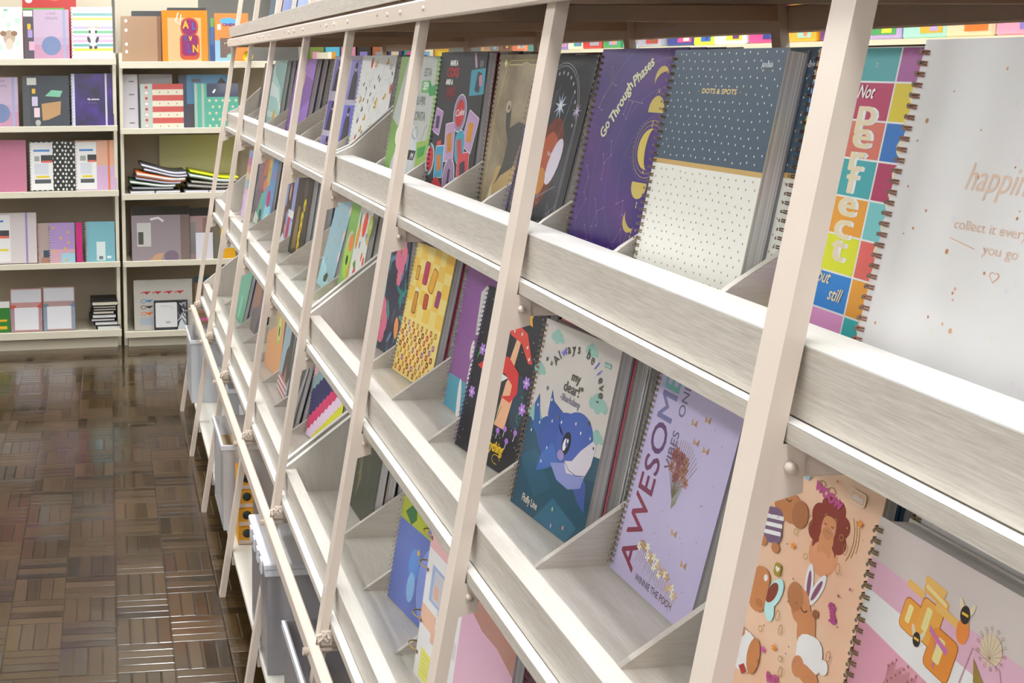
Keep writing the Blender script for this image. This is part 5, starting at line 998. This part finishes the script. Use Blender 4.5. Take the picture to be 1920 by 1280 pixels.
def w_red(a):
    a.up(); a.rect(0, 0, .28, 1, '#b4c4bc'); a.up(); a.rect(.10, 0, .18, 1, '#c8b4b0')
    for i in range(8): a.rect(.28, i/8+.02*0, 1, i/8+.125, '#c4605c' if i % 2 else '#ded8c4')
    for j in range(8): a.ell(.14, .08+.12*j, .008, .007, '#b8504c' if j % 2 else '#e8e8e8', n=8)
    a.up()
    for i in range(3):
        for j in range(4): a.ell(.45+.2*i, .06+.25*j, .003, .004, '#6a6a4a', n=6)
item('organizer', 'red and cream striped organizer in a clear sleeve', 'organizer', 262, 343, zR[1], .240, .02, 'R', w_red, '#c4605c', .025, G2, gloss=.15, parts='pack')
item('folder', 'slate grey folder behind the striped organizer', 'folder', 336, 352, zR[1], .285, .08, 'R', None, '#5c6476', .03, G2, parts='pack')
item('folder', 'sky blue picture folder behind the dotted organizer', 'folder', 351, 430, zR[1], .287, .08, 'R', lambda a: (a.up(), a.rect(0, 0, 1, .45, '#66626c'), a.up(), a.rect(.12, .86, .34, .92, '#7c7480'), a.poly([(.7, .80), (.85, .95), (1, .80)], '#5c5450')), '#6fa4cc', .03, G2, parts='pack')
def w_dot(a):
    a.up(); a.rect(.28, .70, 1, 1, '#4a5266'); a.up(); a.rect(.0, 0, .06, 1, '#a8b8b0'); a.rect(.16, 0, .22, 1, '#a8b8b0')
    for i in range(5):
        for j in range(5): a.ell(.34+.15*(i+.5*(j % 2)), .06+.14*j, .007, .0075, '#d2ccae', n=8)
    a.poly([(.40, .80), (.46, .88), (.49, .86), (.44, .78)], '#f2f4f6')
item('organizer', 'teal dotted organizer with a navy top band in a clear sleeve', 'organizer', 364, 448, zR[1], .240, .02, 'R', w_dot, '#62ad98', .025, G2, gloss=.15, parts='pack')
# floppy folders in two piles
def wavy(x0, w_, z0, t_, c, lift, label, page='#e4e4e8'):
    e = thing('soft_folder', label, 'folder', (x0, 6.55, z0), RZ, 'soft folders piled on the third right shelf')
    n = 12
    for nm, a0, a1, m_, ins in (('cover', 0, t_, mat(c, .4), 0), ('sheets', t_*.25, t_*.8, mat(page, .6), -.002)):
        V = []; F = []
        for i in range(n+1):
            u = i/n; zz_ = lift*(1-u)**2.5+lift*.12*math.sin(u*6)
            for y_ in (0+ins, .24+ins*0): V += [(u*w_, y_, zz_+a0), (u*w_, y_, zz_+a1)]
        for i in range(n):
            o = 4*i; F += [(o, o+4, o+5, o+1), (o+2, o+3, o+7, o+6), (o+1, o+5, o+7, o+3), (o, o+2, o+6, o+4)]
        F += [(0, 1, 3, 2), (4*n, 4*n+2, 4*n+3, 4*n+1)]
        q = MB(); q.add(V, F, m_, True); q.build(nm, e)
xa, xb = pos(240, 0), pos(345, 0); zz = zR[2]+.001
for i, (dx, w_, t_, c, lf, lb, pg) in enumerate(((0, .13, .022, '#5a5450', 0, 'flat grey folder at the left foot of the left pile', '#d8d4e4'), (.135, .13, .022, '#4a4844', 0, 'flat grey folder at the right foot of the left pile', '#d8d4e4'))): wavy(xa+dx, w_, zz, t_, c, lf, lb, pg)
zz += .023
for dx, w_, t_, c, lf, lb, pg in ((.01, .22, .016, '#3a4048', .004, 'dark folder low in the left pile', '#9a9ca4'), (.0, .24, .020, '#3c5a3c', .022, 'green-edged folder in the left pile', '#dfe4e0'), (.03, .24, .016, '#4c4c54', .026, 'dark grey folder under the orange one', '#b8b6c8'), (.035, .26, .026, '#e8742c', .030, 'orange soft folder in the left pile', '#e8d8d4'), (.075, .23, .018, '#55565c', .036, 'grey folder above the orange one', '#d2d0e0'), (.06, .24, .020, '#4c4c50', .044, 'topmost dark folder of the left pile', '#dcdcec')):
    wavy(xa+dx, w_, zz, t_, c, lf, lb, pg); zz += t_*.86
zz = zR[2]+.001
for dx, w_, lb in ((0, .125, 'flat grey folder at the left foot of the right pile'), (.13, .125, 'flat grey folder at the right foot of the right pile')): wavy(xb+dx-.005, w_, zz, .022, '#4a4a48', 0, lb, '#d4d0dc')
zz += .023
for dx, w_, t_, c, lf, lb, pg in ((.01, .23, .020, '#54524e', .012, 'lowest curved grey folder of the right pile', '#a8a49c'), (.03, .22, .018, '#4c4a48', .016, 'curved brown-grey folder of the right pile', '#b8b0a8'), (.02, .25, .026, '#4a6a30', .030, 'green folder just under the lime one', '#d8e0dc'), (.025, .26, .010, '#d8e01c', .036, 'lime yellow folder on top of the right pile', '#d8e01c')):
    wavy(xb+dx, w_, zz, t_, c, lf, lb, pg); zz += t_*.9
item('glow_sheet', 'large pale yellow sheet standing in for the yellow glow behind the folder piles', 'sheet', 300, 455, zR[2], .30, .30, 'R', None, '#dcd89c', .006, G2, parts='pack', edge=mat('#d2cf9a', .5), tilt=2)  # added sheet, its yellow stands in for light reflected on the back panel
def w_case(a):
    a.up(); a.rect(0, .84, 1, 1, '#383632'); a.rect(.84, 0, 1, .84, '#7d6c68'); a.up(); a.rect(.09, .26, .33, .70, '#c2c2c0'); a.up(); a.rect(.11, .30, .20, .53, '#55574e'); a.poly([(.3, 0), (.42, .12), (.55, .14), (.5, 0)], '#c09a78'); a.ell(.68, .06, .04, .035, '#7a6c7c'); a.line([(.32, .76), (.46, .79), (.55, .72)], .012, '#ded8de')
item('document_case', 'large grey clear document case with a black top and white label', 'case', 241, 352, zR[3], .292, .02, 'R', w_case, '#958a90', .04, G2, gloss=.1, parts='pack', edge=mat('#4a4444', .3))
item('document_case', 'pinkish clear document case with a metal clip beside the grey one', 'case', 353, 398, zR[3], .280, .04, 'R', lambda a: (a.up(), a.rect(0, .84, 1, 1, '#3c3a36'), a.rect(.0, .1, .24, .72, '#8a8888'), a.rect(.55, .5, .95, .8, '#8f7470')), '#a88e8c', .03, G2, gloss=.12, parts='pack')
item('white_card', 'blank white card leaning on the pinkish case', 'card', 363, 396, zR[3], .150, .008, 'R', None, '#d4d2da', .005, G2, parts='pack', edge=mat('#d4d2da', .5))
item('folder', 'olive grey curved folder standing on the fourth right shelf', 'folder', 396, 410, zR[3], .185, .02, 'R', None, '#6d6a58', .02, G2, parts='pack')
item('picture_pack', 'yellow pack with pale figures at the right of the fourth shelf', 'pack', 411, 440, zR[3], .17, .03, 'R', lambda a: (a.up(), a.rect(0, .35, 1, .75, '#c8d4cc')), '#d8a01c', .02, G2, parts='pack')
def w_bunt(a):
    a.up()
    for i in range(4): u = .12+.19*i; a.line([(u, .74), (u+.06, .76), (u+.16, .76)], .006, '#c4605c'); a.poly([(u+.04, .765), (u+.16, .775), (u+.10, .71)], '#b8383a')
    for v, c in ((.58, '#4a84b8'), (.46, '#3a3a3c'), (.33, '#dc6c34')): a.arc(.16, v, .014, .009, .003, c); a.poly([(.18, v+.02), (.33, v+.03), (.26, v-.03)], c)
    a.rect(.10, .10, .36, .25, '#a8b0bc')
item('bunting_pack', 'white card pack printed with red, blue, black and orange bunting', 'pack', 243, 356, zR[4], .275, .03, 'R', w_bunt, '#bcb8b0', .02, G2, gloss=.2, parts='pack')
def w_silver(a):
    a.up(); r = random.Random(4)
    for i in range(40): a.poly([(r.uniform(.6, 1), r.uniform(0, 1)) for _ in range(3)], r.choice(['#83878c', '#2c2c30', '#c9ccd0', '#4a4a50']))
    a.up(); a.bubble(.36, .52, .118, .135, '#d9d9da', 0, .006); a.up(); a.rect(.34, .24, .48, .31, '#a8acac'); a.line([(.2, .82), (.5, .80), (.56, .70)], .006, '#c3c3c6')
item('silver_pack', 'black and silver foil bag holding a white card in front of the bunting pack', 'pack', 281, 346, zR[4], .165, .008, 'R', w_silver, '#3f4044', .02, G2, gloss=.12, parts='pack', edge=mat('#3f4044', .3))
item('bottle_pack', 'brown and pink pack with a shiny teal cap at the right of the lowest shelf', 'pack', 361, 398, zR[4], .285, .03, 'R', lambda a: (a.up(), a.rect(0, .88, 1, 1, '#2c5058'), a.rect(.5, .45, 1, .85, '#a84a70'), a.rect(0, .3, .5, .6, '#a8705a'), a.rect(0, .14, 1, .2, '#c05a8c')), '#7c6450', .04, G2, gloss=.2, parts='pack')

# ------------------------------------------------------------------ plastic boxes on the bottom shelf
def plastic(name, c, al, rough=.15):
    m = bpy.data.materials.new(name); m.use_nodes = True; b_ = m.node_tree.nodes['Principled BSDF']
    b_.inputs['Base Color'].default_value = (*srgb(c), 1); b_.inputs['Roughness'].default_value = rough; b_.inputs['Alpha'].default_value = al
    return m
PL = plastic('frosted_plastic', '#e2e4ea', .5); PLD = plastic('smoky_plastic', '#b0acb2', .6); PLL = mat('#e4e6ee', .3)
ZS = HC-1.385+.001
def tub(name, label, x0, x1, y0, y1, h, m, lid=None, rim=True, z=None, cat='box'):
    z = ZS if z is None else z
    e = thing(name, label, cat, (x0, y0, z), 0, 'boxes stored on the bottom shelf'); w_, d_ = x1-x0, y1-y0; th = .003; f = .012
    q = MB()
    for (a0, a1, b0, b1) in ((0, w_, 0, th), (0, w_, d_-th, d_), (0, th, th, d_-th), (w_-th, w_, th, d_-th)): q.box(a0, a1, b0, b1, .003, h, m)
    q.box(0, w_, 0, d_, 0, .003, m); q.build('body', e)
    if rim:
        q = MB(); q.box(-.006, w_+.006, -.006, 0, h-.014, h, PLL); q.box(-.006, 0, 0, d_, h-.014, h, PLL); q.box(w_, w_+.006, 0, d_, h-.014, h, PLL); q.build('rim', e)
    if lid:
        q = MB(); q.box(-.008, w_+.008, -.008, d_+.008, h+.0005, h+.016, lid, .003)
        for i in range(4): q.box(-.012, -.0085, .02+i*(d_-.04)/4, .05+i*(d_-.04)/4, h-.018, h+.012, lid)
        q.build('lid', e)
    return e
tub('storage_tub', 'frosted plastic tub with scalloped rim at the far end of the bottom shelf', .318, .50, 4.90, 5.20, .265, PL, None)
tub('storage_tub', 'smaller clear tub holding dark green goods on the bottom shelf', .42, .66, 4.36, 4.70, .20, PL, None)
q = MB(); e = thing('green_pack', 'dark green pack inside the smaller clear tub', 'pack', (.44, 4.39, ZS+.004)); q.box(0, .20, 0, .28, 0, .10, mat('#4c5c4a', .5), .004); q.build('carton', e); q = MB(); q.box(.02, .18, -.0012, -.0004, .02, .05, mat('#a8a89a', .5)); q.build('label', e)
for i, (x_, y_, h_, c_, l_) in enumerate(((.44, 4.06, .19, '#c9c9cc', 'pale grey carton behind the clear bin, far one'), (.46, 3.90, .15, '#b8b8bc', 'pale grey carton behind the clear bin, near one'))):
    e = thing('carton', l_, 'box', (x_, y_, ZS), 0, 'cartons on the bottom shelf'); q = MB(); q.box(0, .20, 0, .13, 0, h_, mat(c_, .5), .003); q.build('body', e)
    q = MB(); q.box(.03, .06, -.0015, -.0004, h_-.05, h_-.02, mat('#55585c', .5)); q.box(.10, .16, -.0015, -.0004, h_-.07, h_-.02, mat('#e2e2e4', .5)); q.build('label', e)
tub('storage_tub', 'tall clear bin of yellow cartons between the middle legs', .318, .60, 3.49, 3.80, .265, PL, None)
e = thing('photo_box', 'box with a black and cream picture inside the tall clear bin', 'box', (.335, 3.52, ZS+.004)); q = MB(); q.box(0, .09, 0, .26, 0, .205, mat('#b59a70', .5), .003); q.build('carton', e); q = MB(); q.box(.012, .078, -.0012, -.0004, .08, .19, mat('#24262a', .5)); q.box(.05, .07, -.0016, -.0013, .10, .14, mat('#d8d4c8', .5)); q.build('picture', e)
e = thing('orange_carton', 'orange carton inside the tall clear bin', 'box', (.445, 3.52, ZS+.004)); q = MB(); q.box(0, .12, 0, .26, 0, .20, mat('#c4742a', .5), .004); q.build('carton', e); q = MB(); q.box(-.0014, -.0004, .03, .2, .12, .18, mat('#e8a838', .5)); q.build('label', e)
for i in range(4):
    e = thing('glue_carton', 'small yellow and orange carton, %s of the four stacked by the leg' % ('lowest', 'second from the bottom', 'second from the top', 'topmost')[i], 'box', (.350, 3.375, ZS+i*.0555), 0, 'stacked yellow cartons')
    q = MB(); q.box(0, .045, 0, .08, 0, .055, mat('#e8a41e', .5), .002); q.build('carton', e)
    q = MB(); q.cyl((.026, -.0003, .034), (.026, -.0011, .034), .013, mat('#2a3430', .5), 16); q.box(.002, .043, -.0012, -.0003, .002, .014, mat('#dcc6b4', .5)); q.build('print', e)
tub('storage_tub', 'large smoky tub with a white notched lid beside the near leg', .335, .62, 2.60, 2.90, .255, PLD, PLL)
tub('storage_tub', 'smoky grey open tub at the near end of the bottom shelf', .335, .66, 1.92, 2.33, .262, PLD, None)
e = thing('red_carton', 'red and green carton lying in the near grey tub', 'box', (.43, 2.00, ZS+.004)); q = MB(); q.box(0, .06, 0, .14, 0, .10, mat('#a8283c', .4), .003); q.box(.0, .06, 0, .14, .1005, .12, mat('#2f6a48', .4), .002); q.build('carton', e)
e = thing('white_carton', 'white carton beside the red one in the near grey tub', 'box', (.51, 2.02, ZS+.004)); q = MB(); q.box(0, .12, 0, .16, 0, .13, mat('#c9ccd4', .4), .004); q.build('carton', e)

# ------------------------------------------------------------------ shelving beyond the rack, seen through the slit
t = thing('aisle_shelving', 'long cream shelving in the next aisle, seen through the slit under the top rail', 'shelving', (2.35, 2.3, 0))
q = MB(); q.box(0, .40, 0, 6.2, 1.560, 1.585, mat('#efe8c8', .4)); q.build('top_shelf', t)
q = MB(); q.box(.40, .42, 0, 6.2, 0, 2.3, MSD); q.build('back_panel', t)
for z_ in (.10, .60, 1.08): q = MB(); q.box(0, .40, 0, 6.2, z_, z_+.02, MS); q.build('shelf', t)
for y_ in (0, 2.06, 4.13, 6.18): q = MB(); q.box(0, .40, y_, y_+.02, 0, 1.559, MS); q.build('upright', t)
cs = [('orange', '#e0782c'), ('blue', '#3c6cc0'), ('pink', '#e09ab4'), ('beige', '#dcc8a4'), ('mint', '#9cd0c0'), ('lilac', '#b09ccc'), ('purple', '#6c3a78'), ('amber', '#e8a838'), ('magenta', '#c84a8c'), ('white', '#e8e8ec'), ('lime', '#c8d83c'), ('navy', '#38448c'), ('silver', '#a8a8b4'), ('sky blue', '#84b8e0'), ('green', '#4a9a5c'), ('red', '#c8403c'), ('cream', '#ece4c8'), ('violet', '#8c7cc8'), ('yellow', '#ecd43c'), ('teal', '#3c9c9c'), ('coral', '#e88a6c'), ('brown', '#8c6444'), ('grey', '#8c9094'), ('peach', '#f0c8a4')]
y_ = 2.45; r = random.Random(17)
for i, (cn, cc) in enumerate(cs):
    w_ = r.uniform(.17, .26); h_ = r.uniform(.12, .22)
    e = thing('toy_pack', '%s pack on the next aisle shelf, seen through the slit' % cn, 'pack', (2.37+r.uniform(0, .03), y_, 1.5855), 0, 'packs on the next aisle shelf')
    q = MB(); q.box(0, .16, 0, w_-.012, 0, h_, mat(cc, .4), .006); q.build('carton', e)
    q = MB(); q.box(-.0014, -.0004, .02, w_*.55, .015, h_*.6, mat(cs[(i*7+3) % len(cs)][1], .4)); q.box(-.0018, -.0015, .04, w_*.35, .02, h_*.3, mat(cs[(i*5+9) % len(cs)][1], .4)); q.build('label', e)
    y_ += w_+.004

# low shelving by the back wall, its packs fill the far end of the slit
t = thing('end_shelving', 'cream shelving by the back wall, glimpsed under the far part of the top rail', 'shelving', (1.30, 8.0, 0))
q = MB(); q.box(0, 1.0, 0, .35, 1.440, 1.465, mat('#efe8c8', .4)); q.build('top_shelf', t)
q = MB(); q.box(0, 1.0, .352, .37, 0, 2.2, MSD); q.build('back_panel', t)
for x_ in (0, .98): q = MB(); q.box(x_, x_+.02, 0, .35, 0, 1.439, MS); q.build('upright', t)
for i, (cn, cc) in enumerate((('olive', '#7c8c3c'), ('aqua', '#5cc0e0'), ('rose', '#d88ca8'), ('black', '#2c2624'), ('rust', '#a8603c'), ('indigo', '#3c3c70'), ('emerald', '#2c8c70'), ('ivory', '#f0e8c0'), ('gold', '#e0b040'))):
    e = thing('wrapped_pack', '%s wrapped pack standing on the shelving by the back wall' % cn, 'pack', (1.32+i*.105, 8.02, 1.4655), 0, 'packs by the back wall')
    q = MB(); q.box(0, .098, 0, .2, 0, .17+.02*(i % 3), mat(cc, .4), .006); q.build('carton', e)
    q = MB(); q.box(.02, .07, -.0014, -.0004, .06, .13, mat(cs[(i*5+2) % len(cs)][1], .4)); q.build('label', e)
